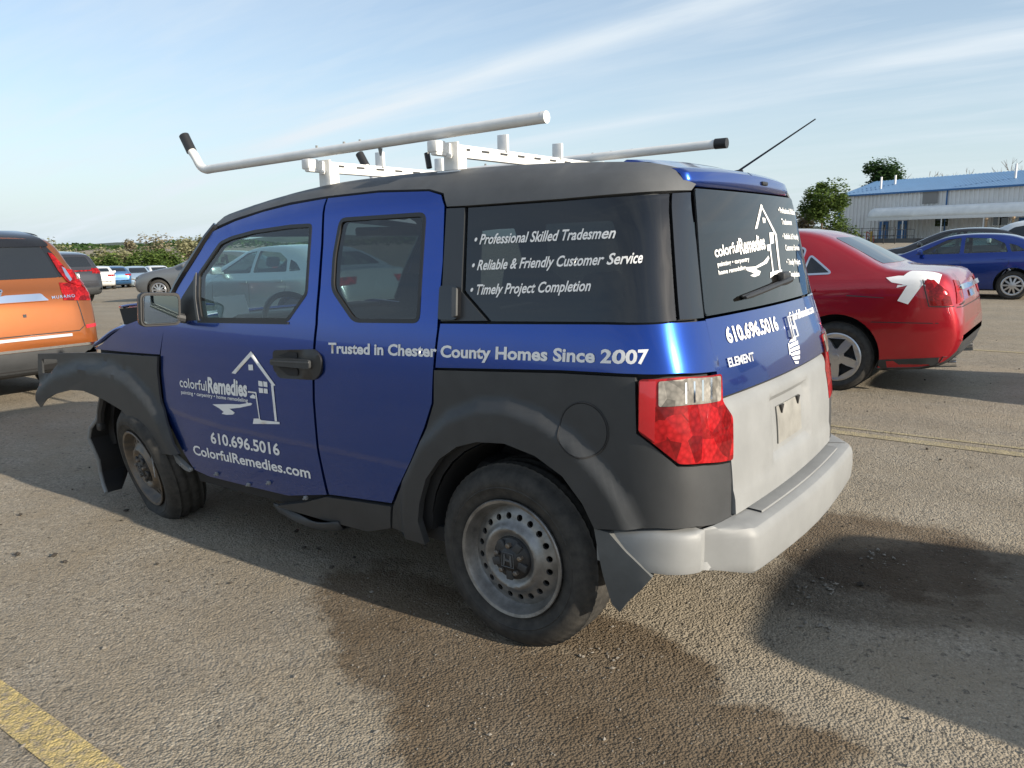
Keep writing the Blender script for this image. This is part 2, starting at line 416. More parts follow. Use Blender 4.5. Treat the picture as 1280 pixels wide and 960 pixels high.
# body of the wagon: half width, rear face and roof line
HALF = [(.25,.845),(.40,.872),(.60,.886),(.85,.890),(1.05,.886),(1.17,.874),(1.25,.858),(1.40,.822),(1.60,.772),(1.80,.722)]
REAR = [(.30,.762),(.57,.757),(.80,.745),(1.0,.712),(1.1,.688),(1.25,.640),(1.40,.605),(1.65,.555),(1.72,.535),(1.80,.50)]
ROOF = [(-2.40,1.45),(-2.15,1.580),(-1.95,1.650),(-1.7,1.700),(-1.4,1.745),(-1.1,1.774),(-.7,1.786),(-.28,1.788),(.08,1.780),(.39,1.760),(.60,1.732),(.8,1.70)]
LC = .42
def body(u, z):
    """left side of the wagon, rearward along u and round the rear corner"""
    w = spl(z, HALF)
    x0 = spl(z, REAR)
    y1 = w-.27
    p1x = x0-y1*y1/14
    cx = p1x-.27*y1/7
    p0x = cx-.22
    tx = min(u, cx)
    d = max(0.0, spl(tx, ROOF)-z)
    if d < .16:
        k = 1-d/.16
        w -= .16*(1-(1-k**2.2)**.5) if k < 1 else .16
    if u < -1.7:
        t = -1.7-u
        w -= .030*t*t
    if u <= p0x:
        return (u, -w, z)
    t = (u-p0x)/LC
    if t <= 1:
        wt = 1.35
        a, b, c = (1-t)**2, 2*t*(1-t)*wt, t*t
        s = a+b+c
        return ((a*p0x+b*cx+c*p1x)/s, (-a*w-b*w-c*(y1-(spl(z,HALF)-w)))/s, z)
    y = -y1+(u-p0x-LC)
    return (x0-y*y/14, y, z)
def tail(y, z):
    return (spl(z, REAR)-y*y/14, y, z)
def cladding_front(u, z):
    t = max(0.0, -2.75-u)
    return (u, -(spl(z, HALF)+.004+.13*t*t), z)
# ------------------------------------------------------------------ the wagon: skin surfaces
SB, ST, SC = with_normal(body), with_normal(tail), with_normal(cladding_front)
car = thing('parked_car', 'boxy blue and dark grey wagon with white lettering and a roof ladder rack', 'car')
def both(name, m, poly, surf=SB, **k):
    a = panel(name, m, car, poly, surf, **k)
    b = panel(name, m, car, poly, surf, mirror=True, **k)
    return a, b
FRONT_DOOR = [(-1.068,1.697),(-1.04,1.5),(-1.024,1.314),(-1.016,1.167),(-1.033,1.011),(-1.045,.835),(-1.042,.619),(-1.011,.404),(-1.296,.345),(-1.622,.336),(-1.933,.330),(-2.06,.345),(-2.135,.433),(-2.225,.568),(-2.262,.674),(-2.262,.83),(-2.246,.946),(-2.205,1.066),(-2.174,1.177),(-2.115,1.267),(-2.057,1.336),(-1.988,1.412),(-1.907,1.509),(-1.868,1.568),(-1.697,1.616),(-1.499,1.653),(-1.31,1.678)]
FRONT_WIN = fillet([(-1.862,1.142),(-1.199,1.168),(-1.09,1.29),(-1.12,1.588),(-1.264,1.586),(-1.521,1.567),(-1.69,1.541),(-1.775,1.516),(-1.925,1.362),(-1.905,1.25)], .02)
REAR_DOOR = [(-1.061,1.698),(-.753,1.708),(-.471,1.700),(-.399,1.682),(-.369,1.639),(-.341,1.433),(-.328,1.18),(-.342,1.034),(-.353,.897),(-.395,.798),(-.477,.649),(-.57,.505),(-.606,.443),(-.798,.426),(-.999,.408),(-1.033,.621),(-1.036,.836),(-1.023,1.012),(-1.005,1.167),(-1.012,1.314),(-1.03,1.5)]
REAR_WIN = fillet([(-.945,1.607),(-.46,1.616),(-.423,1.2),(-.785,1.185),(-.941,1.312),(-.957,1.45)], .035)
F_CLAD = [(-3.461,.872),(-2.88,.911),(-2.25,.936),(-2.266,.851),(-2.264,.698),(-2.14,.429),(-2.283,.419),(-2.385,.468),(-2.461,.534),(-2.612,.616),(-2.807,.659),(-3.002,.687),(-3.141,.68),(-3.298,.643),(-3.4,.6),(-3.457,.55),(-3.492,.588),(-3.482,.659),(-3.479,.778)]
F_HOLE = fillet([(-3.43,.84),(-3.285,.848),(-3.282,.824),(-3.363,.761),(-3.44,.751)], .01)
F_FLARE = [(-3.60,.56),(-3.469,.685),(-3.307,.776),(-3.067,.838),(-2.763,.856),(-2.528,.817),(-2.355,.729),(-2.229,.617),(-2.155,.491),(-2.13,.40)]
R_CLAD = [(-.342,1.028),(.224,1.065),(.492,1.075),(.504,.894),(.658,.795),(.782,.788),(.920,.763),(.915,.565),(.744,.587),(.578,.585),(.374,.552),(.329,.632),(.251,.715),(.14,.769),(.009,.794),(-.116,.782),(-.212,.75),(-.299,.69),(-.375,.597),(-.419,.489),(-.437,.413),(-.417,.313),(-.514,.313),(-.629,.328),(-.603,.432),(-.562,.503),(-.468,.651),(-.387,.799),(-.347,.898)]
R_FLARE = [(-.56,.30),(-.55,.45),(-.533,.556),(-.417,.74),(-.274,.866),(-.127,.928),(.011,.943),(.154,.917),(.293,.852),(.409,.752),(.484,.661),(.52,.57),(.54,.5)]
SILL = [(-1.018,.395),(-.8,.415),(-.612,.430),(-.634,.327),(-.786,.277),(-1.098,.271),(-1.413,.272),(-1.188,.334)]
QUARTER = [(-.319,1.204),(-.089,1.214),(.388,1.236),(.635,1.242),(.789,1.236),(.842,1.18),(.868,1.066),(.674,1.084),(.49,1.082),(.224,1.072),(-.335,1.034)]
PILLAR = [(-.362,1.63),(-.269,1.63),(-.233,1.324),(-.097,1.222),(-.319,1.209)]
Q_WIN = [(-.257,1.628),(.149,1.636),(.573,1.651),(.661,1.247),(.387,1.243),(-.083,1.223),(-.219,1.326)]
CORNER = [(.581,1.651),(.672,1.657),(.722,1.498),(.784,1.242),(.670,1.247)]
LIGHT = [(.503,1.068),(.674,1.074),(.864,1.058),(.862,.97),(.928,.91),(.918,.770),(.782,.795),(.661,.803),(.510,.899)]
CLEAR = [(.577,1.063),(.712,1.067),(.85,1.054),(.851,.976),(.71,.986),(.578,.985)]
FENDER = [(-3.03,.915),(-2.907,.958),(-2.806,1.004),(-2.612,1.08),(-2.467,1.114),(-2.187,1.098),(-2.252,.942),(-2.6,.928),(-2.88,.918)]
def roofline(x): return spl(x, ROOF)
ROOFBAND = [(-1.878,1.582),(-1.709,1.626),(-1.508,1.661),(-1.319,1.687),(-1.071,1.704),(-.76,1.714),(-.474,1.705),(-.392,1.686),(-.359,1.634),(-.262,1.634),(.148,1.642),(.672,1.661)]
ROOFBAND += [(x, roofline(x)-.0004) for x in (.70,.55,.4,.2,0,-.2,-.45,-.7,-.9,-1.1,-1.3,-1.5,-1.7,-1.86)]
def seg_dist(p, L):
    """signed distance to an open line; positive on its right-hand side (under the arch)"""
    best = 9; sg = 1
    P = Vector(p)
    for a, b in zip(L, L[1:]):
        A = Vector(a); B = Vector(b); d = B-A; t = max(0, min(1, (P-A).dot(d)/d.length_squared))
        e = (P-A-d*t).length
        if e < best:
            best = e; sg = -1 if d.x*(P.y-A.y)-d.y*(P.x-A.x) > 0 else 1
    return best*sg
def flare_bump(L, h, soft):
    def g(a, b):
        t = max(0, min(1, (seg_dist((a, b), L)+soft*.3)/soft)); return h*t*t*(3-2*t)
    return g
def crease(a, b):           # soft shoulder under the windows
    return 0
SK = dict(thick=.022, shrink=.0028, step=.035)
fd, fd2 = both('front_door', M['blue'], FRONT_DOOR, holes=[FRONT_WIN], **SK)
rd, rd2 = both('rear_door', M['blue'], REAR_DOOR, holes=[REAR_WIN], **SK)
qp, qp2 = both('quarter_panel', M['blue'], QUARTER, thick=.022, shrink=.0022, step=.035)
rc, rc2 = both('rear_cladding', M['clad'], R_CLAD, thick=.03, shrink=.0022, step=.018, bump=flare_bump(R_FLARE, .030, .05))
fe, fe2 = both('front_fender', M['blue'], FENDER, **SK)
pl, pl2 = both('door_pillar', M['filmgrey'], PILLAR, thick=.02, shrink=.002, off=-.001)
cp, cp2 = both('corner_pillar', M['gloss'], CORNER, thick=.02, shrink=.0018, step=.025)
rb, rb2 = both('roof_rail_panel', M['roofgrey'], ROOFBAND, thick=.02, shrink=.0012, step=.035)
fc = panel('front_cladding', M['clad'], car, F_CLAD, SC, holes=[F_HOLE], thick=.012, step=.03, bump=flare_bump(F_FLARE, .034, .05), off=.004)
fc2 = panel('front_cladding', M['clad'], car, F_CLAD, SB, holes=[F_HOLE], thick=.02, step=.04, bump=flare_bump(F_FLARE, .03, .05), mirror=True)
sl, sl2 = both('sill_cladding', M['clad'], SILL, thick=.03, off=.004, step=.05)
tl, tl2 = both('tail_light', M['red_lens'], fillet(LIGHT, .015), thick=.03, off=.006, step=.03)
for t_, mir in ((tl, False), (tl2, True)):
    panel('reversing_lens', M['clear_lens'], t_, fillet(CLEAR, .008), SB, thick=.004, off=.0095, step=.03, mirror=mir)
    panel('side_reflector', M['red_flat'], t_, [(.508,1.062),(.566,1.064),(.566,.872),(.512,.906)], SB, thick=.003, off=.0092, step=.03, mirror=mir)
    for k in range(1, 7):
        a = .577+.27*k/7
        panel('lens_rib', M['chrome'], t_, [(a-.004,.99),(a+.004,.99),(a+.004,1.055),(a-.004,1.055)], SB, thick=.002, off=.0102, step=.03, mirror=mir) if k > 2 else None
# glass with its rubber seals
def window(kind, poly, m, door, mir, seal=.014):
    g = panel(kind, m, door or car, poly, SB, thick=.0, off=-.006, step=.06, mirror=mir)
    if seal: panel('window_seal', M['black'], g, inset(poly, -.002), SB, thick=.014, off=.0015, step=.05, holes=[inset(poly, seal)], mirror=mir)
    return g
for d, d2, P, m in ((fd, fd2, FRONT_WIN, M['g_front']), (rd, rd2, REAR_WIN, M['g_priv'])):
    window('door_window', P, m, d, False); window('door_window', P, m, d2, True)
window('quarter_window', Q_WIN, M['g_priv'], None, False, 0); window('quarter_window', Q_WIN, M['g_priv'], None, True, 0)
# far-side inner lining: a second skin inside the panels, open at windows and wheel arches
def inner(u, z):
    p, n = SB(u, z); return p-n*.034, n
ARCH_R = [(-.50,.30)]+[(.01+.43*math.cos(a), .36+.43*math.sin(a)) for a in [math.pi*(1-k/16) for k in range(17)]]+[(.45,.30)]
ARCH_F = [(-3.03,.30)]+[(-2.56+.45*math.cos(a), .33+.43*math.sin(a)) for a in [math.pi*(1-k/16) for k in range(17)]]+[(-2.10,.30)]
LINING = [(-3.12,.30)]+ARCH_F[1:-1]+[(-2.10,.26)]+ARCH_R[:-1]+[(.44,.50),(.93,.56),(.93,.9),(.86,1.06),(.79,1.24),(.66,1.65),(.60,1.69),(.3,1.735),(-.2,1.755),(-.8,1.75),(-1.3,1.66),(-1.7,1.60),(-1.87,1.54),(-2.0,1.38),(-2.20,1.07),(-2.46,1.07),(-2.75,.98),(-3.05,.88),(-3.12,.8)]
for mir in (False, True):
    panel('inner_lining', M['shell'], car, LINING, inner, thick=.004, step=.09, mirror=mir, holes=[inset(FRONT_WIN, .008), inset(REAR_WIN, .008), inset(Q_WIN, .045)])
# roof skin, spoiler, tailgate
mb = MB(); rows = []
for i in range(40):
    row = []
    for k in range(25):
        t = -1+2*k/24; xf = -1.872-.165*(1-t*t); x = xf+(.36-xf)*i/39; w = spl(roofline(x), HALF)-.16-(.030*(-1.7-x)**2 if x < -1.7 else 0)
        row.append(Vector((x, w*t, roofline(x)-.0006+.024*(1-t*t))))
    rows.append(row)
mb.grid(rows); mb.build('roof_skin', M['roofgrey'], car)
tg = panel('tailgate', M['blue'], car, [(-.604,1.240),(-.632,.982),(.632,.982),(.604,1.240)], ST, thick=.02, step=.05, shrink=.002)
def plate_bump(y, z):
    d = min(.235-abs(y), z-.690, .915-z); t = max(0, min(1, (d+.012)/.024))
    e = max(0, min(1, (z-.925)/.05))
    k = max(0, min(1, (.66-z)/.02))
    return -.022*t*t*(3-2*t)-.016*e*e+.006*k
lt = panel('tailgate_lower_trim', M['lgrey'], tg, [(-.632,.977),(-.592,.577),(.592,.577),(.632,.977)], ST, thick=.03, step=.018, bump=plate_bump, shrink=.0015, off=.004)
pt = panel('plate_backing', mat('bare_plate', (.25,.245,.225), .5, vary=(9,.22)), tg, [(-.145,.728),(.150,.728),(.150,.872),(-.145,.872)], ST, thick=.004, off=-.012)
for y in (-.10, .105):
    p, n = ST(y, .858); MB().prism([(y-.018,.872),(y+.018,.872),(y,.838)], 'x', p.x-.012, p.x-.004).build('plate_bracket', M['black'], pt)
TG_GLASS = fillet([(-.600,1.250),(.600,1.250),(.552,1.668),(-.520,1.668)], .02)
tw = panel('tailgate_window', M['g_tail'], tg, TG_GLASS, ST, thick=0, step=.07, off=.001)
panel('window_frit', M['gloss'], tg, inset(TG_GLASS, -.002), ST, thick=.006, off=-.003, step=.07, holes=[inset(TG_GLASS, .035)])
prof = [(1.676,.0,0),(1.70,.006,0),(1.722,.004,0),(1.735,-.018,0),(1.742,-.06,0),(1.768,-.17,0),(1.776,-.20,0),(1.770,-.212,0)]
mb = MB(); rows = []
for z, dx, dz in prof:
    row = []
    for k in range(25):
        t = -1+2*k/24; y = .56*t; p, n = ST(y, min(z, 1.72))
        row.append(Vector((p.x+dx-.035*max(0, abs(t)-.75)**2*16*.5, y, z+dz+.016*(1-t*t)*(1 if z > 1.71 else (z-1.676)/.034))))
    rows.append(row)
mb.grid(rows); sp = mb.build('roof_spoiler', M['blue'], car)
sp.modifiers.new('thickness', 'SOLIDIFY').thickness = .012
p, n = ST(.12, 1.70); MB().box((p.x+.004, .13, 1.712), (.02, .06, .016), b=.005).build('washer_nozzle', M['black'], sp)
# underside of the spoiler / roof end cap
mb = MB(); mb.box((.40, 0, 1.69), (.20, 1.10, .03)); mb.build('roof_end_beam', M['shell'], car)
# wiper
mb = MB(); a, b = (-.31, 1.285), (.23, 1.325)
pts = []
for k in range(9):
    t = k/8; p, n = ST(a[0]+(b[0]-a[0])*t, a[1]+(b[1]-a[1])*t); pts.append(p+n*.022)
mb.tube(pts, [.006]+[.010]*6+[.016, .014], n=8)
q, n = ST(.17, 1.335); mb.box(q+n*.012, (.035, .09, .05), b=.012)
pts2 = [p-Vector((.012, 0, -.004)) for p in pts[:7]]; mb.tube(pts2, .004, n=6)
mb.build('rear_wiper', M['black'], tg)
# rear bumper: one moulding carried round the rear corner on both sides
ST_ = []                                        # (outer point, inner point, bottom, top)
u = .375
while True:
    p, n = SB(u, .5)
    if p.y > -.775 and p.x > .5: break
    n = Vector((n.x, n.y, 0)).normalized(); ST_.append(((p+n*.014).xy, (p-n*.035).xy, .432, interp(p.x, [(.375, .546), (.578, .579), (.68, .578)]))); u += .02
u1 = u; k_ = 0
ins = [SB(u1+.045*k, .5)[0].xy for k in range(5)]
for (x, y), zb in (((.700,-.757),.430), ((.74,-.726),.424), ((.78,-.694),.416), ((.812,-.667),.408), ((.826,-.652),.404)):
    ST_.append((Vector((x, y)), ins[k_], zb, .576)); k_ += 1
for x, y, zb in ((.834,-.638,.403), (.839,-.615,.402), (.843,-.56,.400), (.850,-.45,.396), (.857,-.30,.391), (.862,-.15,.387), (.864,0,.386)):
    ST_.append((Vector((x, y)), ST(max(y, -.60), .5)[0].xy-Vector((.012, 0)), zb, .574))
def bump_row(o, i_, zb, zt):
    d = i_-o; L = d.length; d = d/L; f = min(1, L/.12)
    q = lambda a, z: Vector((o.x+d.x*a*f, o.y+d.y*a*f, z))
    return [q(L*.8/f, zb+.03), q(.045, zb), q(.012, zb+.001), q(.003, zb+.012), q(0, zb+.035), q(-.003, zb+.075), q(0, zt-.045), q(.005, zt-.028), q(.016, zt-.014), q(.034, zt-.007), q(.06, zt-.004), Vector((i_.x, i_.y, zt))]
half = [bump_row(*s) for s in ST_]
mb = MB(); full = half+[[Vector((p.x, -p.y, p.z)) for p in r] for r in half[-2::-1]]
mb.grid(full); bp = mb.build('rear_bumper', M['lgrey'], car, sharp=30)
mb = MB(); rows = []
for i in range(21):
    y = -.50+1.0*i/20; o = next(Vector((a[0].x+(b[0].x-a[0].x)*(abs(y)+a[0].y)/(a[0].y-b[0].y), y)) for a, b in zip(ST_, ST_[1:]) if -a[0].y >= abs(y) >= -b[0].y and a[0].y < b[0].y)
    i_ = ST(y, .5)[0]; rows.append([Vector((i_.x+(o.x-i_.x)*f, y, z)) for f, z in ((.56, .5705), (.54, .5765), (.08, .5795), (.02, .577))])
mb.grid(rows); mb.build('step_pad', M['flap'], bp)
for mir in (False, True):
    panel('mud_flap', M['flapd'], car, [(.372,.553),(.398,.40),(.425,.285),(.452,.262),(.563,.424),(.49,.495),(.428,.550)], SB, thick=.035, off=.026, step=.03, mirror=mir)
panel('fuel_door', M['clad'], car, [(.321+.088*math.cos(k*math.pi/16), .882+.088*math.sin(k*math.pi/16)) for k in range(32)], lambda a, b: (lambda p, n: (p+n*flare_bump(R_FLARE, .030, .05)(a, b), n))(*SB(a, b)), thick=.012, off=.004, step=.02)
mb = MB(); ring = [(.321+.0915*math.cos(k*math.pi/24), .882+.0915*math.sin(k*math.pi/24)) for k in range(49)]
pts = []
for a, b in ring:
    p, n = SB(a, b); pts.append(p+n*(flare_bump(R_FLARE, .030, .05)(a, b)+.0005))
mb.tube(pts, .0035, n=6, caps=False); mb.build('fuel_door_gap', M['shell'], car)
# windscreen, scuttle, hood, nose
mb = MB(); rows = []
PIL = [(1.10,-2.225),(1.177,-2.172),(1.267,-2.113),(1.336,-2.055),(1.412,-1.986),(1.509,-1.905),(1.59,-1.850)]
for i in range(9):
    v = i/8; row = []; zs = 1.115+.475*v; xs_ = spl(zs, PIL)-.012; ys = -body(xs_, zs)[1]-.012
    for k in range(21):
        t = -1+2*k/20
        row.append(Vector((xs_-(.28*(1-v)+.165*v)*(1-t*t), ys*t, zs+(.062*v)*(1-t*t)+.012*math.sin(math.pi*v))))
    rows.append(row)
mb.grid(rows); mb.build('windscreen', M['g_clear'], car)
for s in (-1, 1):
    mb = MB(); mb.tube([rows[i][0 if s < 0 else -1]+Vector((.004, 0, .006)) for i in range(9)], .022, n=8); mb.build('windscreen_pillar', M['gloss'], car)
mb = MB(); mb.tube([rows[8][k]+Vector((.02, 0, -.006)) for k in range(21)], .02, n=8); mb.build('windscreen_header', M['shell'], car)
def hood_z(x, y):
    t = (-2.30-x)/1.0
    z = 1.105-.10*t-.06*t*t
    z += .055*math.exp(-((x+2.86)/.20)**2)*math.exp(-((y+.45)/.45)**2)       # buckled ridge
    z += .018*math.sin(9*x+4*y)*min(1, t*1.5)
    return z-.03*(y/.75)**4
mb = MB(); rows = []
for i in range(26):
    x = -2.32-.93*i/25; rows.append([Vector((x-.13*(1-(y/.74)**2), y, hood_z(x, y)+.02*(1-(y/.74)**2))) for y in [-.74+1.48*k/20 for k in range(21)]])
mb.grid(rows); ho = mb.build('hood', M['blue'], car); md = ho.modifiers.new('thickness', 'SOLIDIFY'); md.thickness = .02; md.offset = -1
# the lifted near edge of the buckled hood, seen past the mirror
mb = MB(); rows = []
for i in range(9):
    x = -2.62-.34*i/8; zt = 1.185-.035*(i/8); w = .03+.02*(i/8)
    rows.append([Vector((x-.02*k/6-.03*(i/8)*k/6, -.70+.07*k, zt+.012*math.sin(k*.8+i*.3)-.02*(k/6)**2)) for k in range(7)])
mb.grid(rows); hl = mb.build('hood_edge', M['blue'], car); md = hl.modifiers.new('thickness', 'SOLIDIFY'); md.thickness = .012
mb = MB(); mb.prism([(-2.60,1.172),(-2.965,1.142),(-2.93,1.05),(-2.86,1.02),(-2.62,1.10)], 'y', -.695, -.665); mb.build('hood_inner_brace', M['shell'], car)
mb = MB(); mb.box((-3.18, 0, .72), (.10, 1.40, .34)); mb.box((-3.26, 0, .50), (.08, 1.30, .12)); mb.box((-2.75, 0, .62), (.7, .95, .40))
mb.tube([(-3.28, -.62, .42), (-3.25, -.60, .95)], .03, n=8); mb.build('front_structure', M['shell'], car, sharp=30)
mb = MB(); mb.box((-2.36, 0, 1.08), (.20, 1.48, .05), b=.015); mb.build('scuttle', M['black'], car)
# floor, bulkhead and underside
mb = MB(); mb.box((-1.05, 0, .335), (2.10, 1.62, .06)); mb.box((.40, 0, .56), (.62, 1.40, .05)); mb.box((-2.42, 0, .75), (.06, 1.55, .70)); mb.box((-1.3, 0, .27), (2.2, .5, .10)); mb.box((.1, 0, .36), (.9, 1.0, .12))
mb.box((0, 0, .345), (.09, 1.5, .09)); mb.box((-2.5, 0, .36), (.12, 1.3, .08)); mb.build('floor_pan', M['shell'], car)
mb = MB(); mb.tube([(-.05, -.25, .40), (.40, -.25, .40), (.50, -.25, .42)], .09, n=14); mb.build('silencer', M['rust'], car)
for x, nm in ((.01, 0), (-2.56, 1)):
    for s in (-1, 1):
        mb = MB(); rows = []
        for k in range(17):
            a = math.pi*k/16
            rows.append([Vector((x+.425*math.cos(a), s*yy, .36+.425*math.sin(a))) for yy in (.845, .60, .50)])
        mb.grid(rows)
        mb.prism([(x+.425*math.cos(math.pi*k/16), .36+.425*math.sin(math.pi*k/16)) for k in range(17)], 'y', s*.50, s*.47)
        if not (nm == 1 and s == -1): mb.build('wheel_arch_liner', M['shell'], car)
# ------------------------------------------------------------------ wheels
def tyre_mesh(R=.352, w=.215, rim=.218, flat=0.0, n=72):
    h = w/2; prof = [(rim-.008, h-.045), (rim+.004, h-.018), (rim+.012, h-.012), (rim+.03, h-.004), (rim+.048, h+.001), (rim+.052, h+.004), (rim+.056, h+.002), (rim+.06, h+.004), (R-.055, h+.001), (R-.030, h-.010), (R-.016, h-.024), (R-.006, h-.040)]
    tread = []
    for g in (.052, .0, -.052):
        tread += [(R+.001, g+.006+.008), (R-.007, g+.005), (R-.007, g-.005), (R+.001, g-.006-.008)]
    # outer face is -y
    P = [(r, -y) for r, y in prof]+[(r, -y) for r, y in tread]+[(r, y) for r, y in prof[::-1]]
    mb = MB(); mb.lathe(P, n)
    if n > 100:                                   # cross cuts over the shoulders and ribs
        m = len(P)
        for i, v in enumerate(mb.v):
            k, j = divmod(i, m); r_ = P[j][0]; y_ = P[j][1]
            if r_ > R-.020 and (k+(1 if y_ > 0 else 0)*2+int(abs(y_)*40)) % 4 == 0:
                f_ = (r_-.0026)/r_; v.x *= f_; v.z *= f_
    if flat:
        for v in mb.v:
            z0 = -R+flat
            k = max(0, (z0+.07-v.z)/.14)
            if v.z < z0: v.z = z0+.002*math.sin(v.x*40)
            if v.z < z0+.07: v.y *= 1+.22*min(1, k)
    return mb
def steel_rim(parent, m, R=.222, holes=20, y0=-.1075):
    mb = MB()
    mb.lathe([(R-.002, y0+.010), (R+.004, y0+.002), (R+.001, y0-.003), (R-.010, y0), (R-.016, y0+.012), (R-.024, y0+.040), (.190, y0+.050), (.183, y0+.046)], 64)
    mb.lathe([(R-.003, y0+.012), (R-.004, .09)], 48)
    def f(a, b):
        r = math.hypot(a, b)
        y = spl(r, [(.05, y0+.020), (.085, y0+.020), (.108, y0+.004), (.120, y0+.008), (.135, y0+.026), (.165, y0+.036), (.184, y0+.046)])
        return (a, y, b)
    circ = [(.184*math.cos(2*math.pi*k/80), .184*math.sin(2*math.pi*k/80)) for k in range(80)]
    hs = [[(.156*math.cos(2*math.pi*(j+.5)/holes)+.0125*math.cos(2*math.pi*k/10), .156*math.sin(2*math.pi*(j+.5)/holes)+.0125*math.sin(2*math.pi*k/10)) for k in range(10)] for j in range(holes)]
    V, F = tri2d(circ, hs, .009)
    base = len(mb.v); k = len(V)
    mb.v += [Vector(f(a, b)) for a, b in V]; mb.f += [tuple(i+base for i in g) for g in F]
    # thickness of the disc inside the holes
    for h in hs:
        q = len(mb.v); mb.v += [Vector(f(a, b)) for a, b in h]+[Vector(f(a, b))+Vector((0, .012, 0)) for a, b in h]
        L = len(h); mb.f += [(q+i, q+(i+1) % L, q+L+(i+1) % L, q+L+i) for i in range(L)]
    o = mb.build('rim', m, parent, sharp=40, fix=False)
    mb = MB(); mb.lathe([(.0005, y0+.085), (.19, y0+.085), (.215, y0+.07)], 32); mb.build('brake_drum', M['black'], parent)
    mb = MB(); mb.lathe([(.0005, y0-.012), (.030, y0-.012), (.036, y0-.008), (.060, y0+.002), (.078, y0+.010), (.084, y0+.020)], 40); c = mb.build('wheel_cap', M['black'], parent)
    mb = MB()
    for j in range(5):
        a = rad(90+72*j); x, z = .055*math.cos(a), .055*math.sin(a)
        mb = MB(); mb.tube([(x, y0+.012, z), (x, y0-.014, z), (x, y0-.017, z)], [.010, .010, .006], n=6); mb.build('wheel_nut', M['rust'], c)
    mb = MB()
    for j in range(5):
        a = rad(126+72*j); T = Matrix.Rotation(-a, 4, 'Y')
        mb.box((.054, y0+.001, 0), (.052, .012, .030), T, b=.005)
    mb.build('cap_spoke', M['clad'], c)
    mb = MB()
    L = [(-.020,-.022),(-.014,-.022),(-.011,-.004),(.011,-.004),(.014,-.022),(.020,-.022),(.017,.022),(.011,.022),(.009,.004),(-.009,.004),(-.011,.022),(-.017,.022)]
    mb.prism(L, 'y', y0-.0155, y0-.011)
    fr = [(-.027,-.026),(.027,-.026),(.024,.028),(-.024,.028),(-.027,-.026)]
    mb.tube([(a, y0-.0125, b) for a, b in fr], .0022, n=6); mb.build('cap_emblem', M['roofgrey'], c)
def wheel(parent, loc, side=-1, kind='steel', flat=0, rot=(0, 0, 0), mrim=None):
    w = bpy.data.objects.new('wheel', None); COL.objects.link(w); w.parent = parent; w.location = loc; w.empty_display_size = .2
    w.rotation_euler = rot if side < 0 else (rot[0], rot[1], rot[2]+math.pi)
    tyre_mesh(flat=flat, n=264).build('tyre', M['rubber'], w, sharp=50)
    steel_rim(w, mrim or M['steel'])
    return w
wheel(car, (.005, -.785, .350))
wheel(car, (.0, .785, .350), 1)
fw = wheel(car, (-2.55, -.765, .295), flat=.065, rot=(rad(12), 0, rad(-9)), mrim=M['rust']); fw['label'] = 'flat front tyre on a dull leaning steel wheel'
wheel(car, (-2.56, .775, .345), 1, rot=(0, 0, rad(-20)))
# torn splash liner hanging in the open front arch
mb = MB(); rows = []
C0 = Vector((-2.62, 0, .36))
for k in range(22):
    a = rad(30+190*k/21); r = .405+.02*math.sin(k*1.7)+(.05*(k/21)**2)
    y0_ = -.86-.02*math.sin(k*.9)-.02*k/21
    rows.append([Vector((C0.x+r*math.cos(a)-.03*(k/21), yy, C0.z+r*math.sin(a)-.02)) for yy in (y0_, y0_+.012, y0_+.26*(1-max(0, (k-13)/8)**1.5*.72), y0_+.34*(1-max(0, (k-13)/8)**1.5*.72))])
mb.grid(rows); li = mb.build('splash_liner', M['black'], car); li.modifiers.new('thickness', 'SOLIDIFY').thickness = .006
mb = MB(); mb.tube([r[0] for r in rows], .011, n=8); mb.build('liner_edge', M['flap'], li)
mb = MB(); mb.tube([(-2.90, -.84, .70), (-2.95, -.85, .63), (-2.98, -.86, .55), (-3.0, -.86, .47)], [.03, .028, .024, .02], n=8); mb.box((-3.0, -.86, .46), (.05, .04, .05), b=.01); mb.build('fender_bracket', M['black'], car)
mb = MB(); mb.tube([(-2.37, -.90, .52), (-2.34, -.93, .40), (-2.33, -.93, .28)], [.006, .005, .003], n=6); mb.build('plastic_sliver', M['flap'], car)
mb = MB(); mb.tube([(-2.78, -.70, .74), (-2.72, -.66, .60), (-2.60, -.62, .70)], .012, n=8); mb.tube([(-2.85, -.6, .5), (-2.6, -.55, .62)], .02, n=8); mb.build('brake_hose', M['shell'], car)
mb = MB(); mb.tube([(-2.62, -.50, .35), (-2.55, -.45, .95)], [.05, .045], n=12); mb.build('suspension_strut', M['shell'], car)
panel('sill_bracket', M['flap'], car, [(-2.285,.425),(-2.20,.395),(-2.10,.345),(-2.10,.330),(-2.15,.333),(-2.24,.375)], SB, thick=.02, off=.008, step=.03)
for u, z in ((-2.087,.348), (-2.165,.362), (-1.846,.364), (-1.589,.352), (-1.419,.392), (-1.162,.364)):
    p, n = SB(u, z); mb = MB(); mb.box(p+n*.004, (.018, .016, .018), b=.004); mb.tube([p, p+n*.02], [.007, .004], n=6); mb.build('sill_clip', M['lgrey'], car)
mb = MB(); rows = []
for i in range(14):
    t = i/13; x = -1.42+.46*t; z = .285-.05*math.sin(math.pi*t*.8)+.03*t
    rows.append([Vector((x, -.86+.02*math.sin(6*t), z)), Vector((x, -.84, z-.045)), Vector((x, -.70, z-.05))])
mb.grid(rows); dr = mb.build('drooping_undertray', M['clad'], car); dr.modifiers.new('thickness', 'SOLIDIFY').thickness = .008
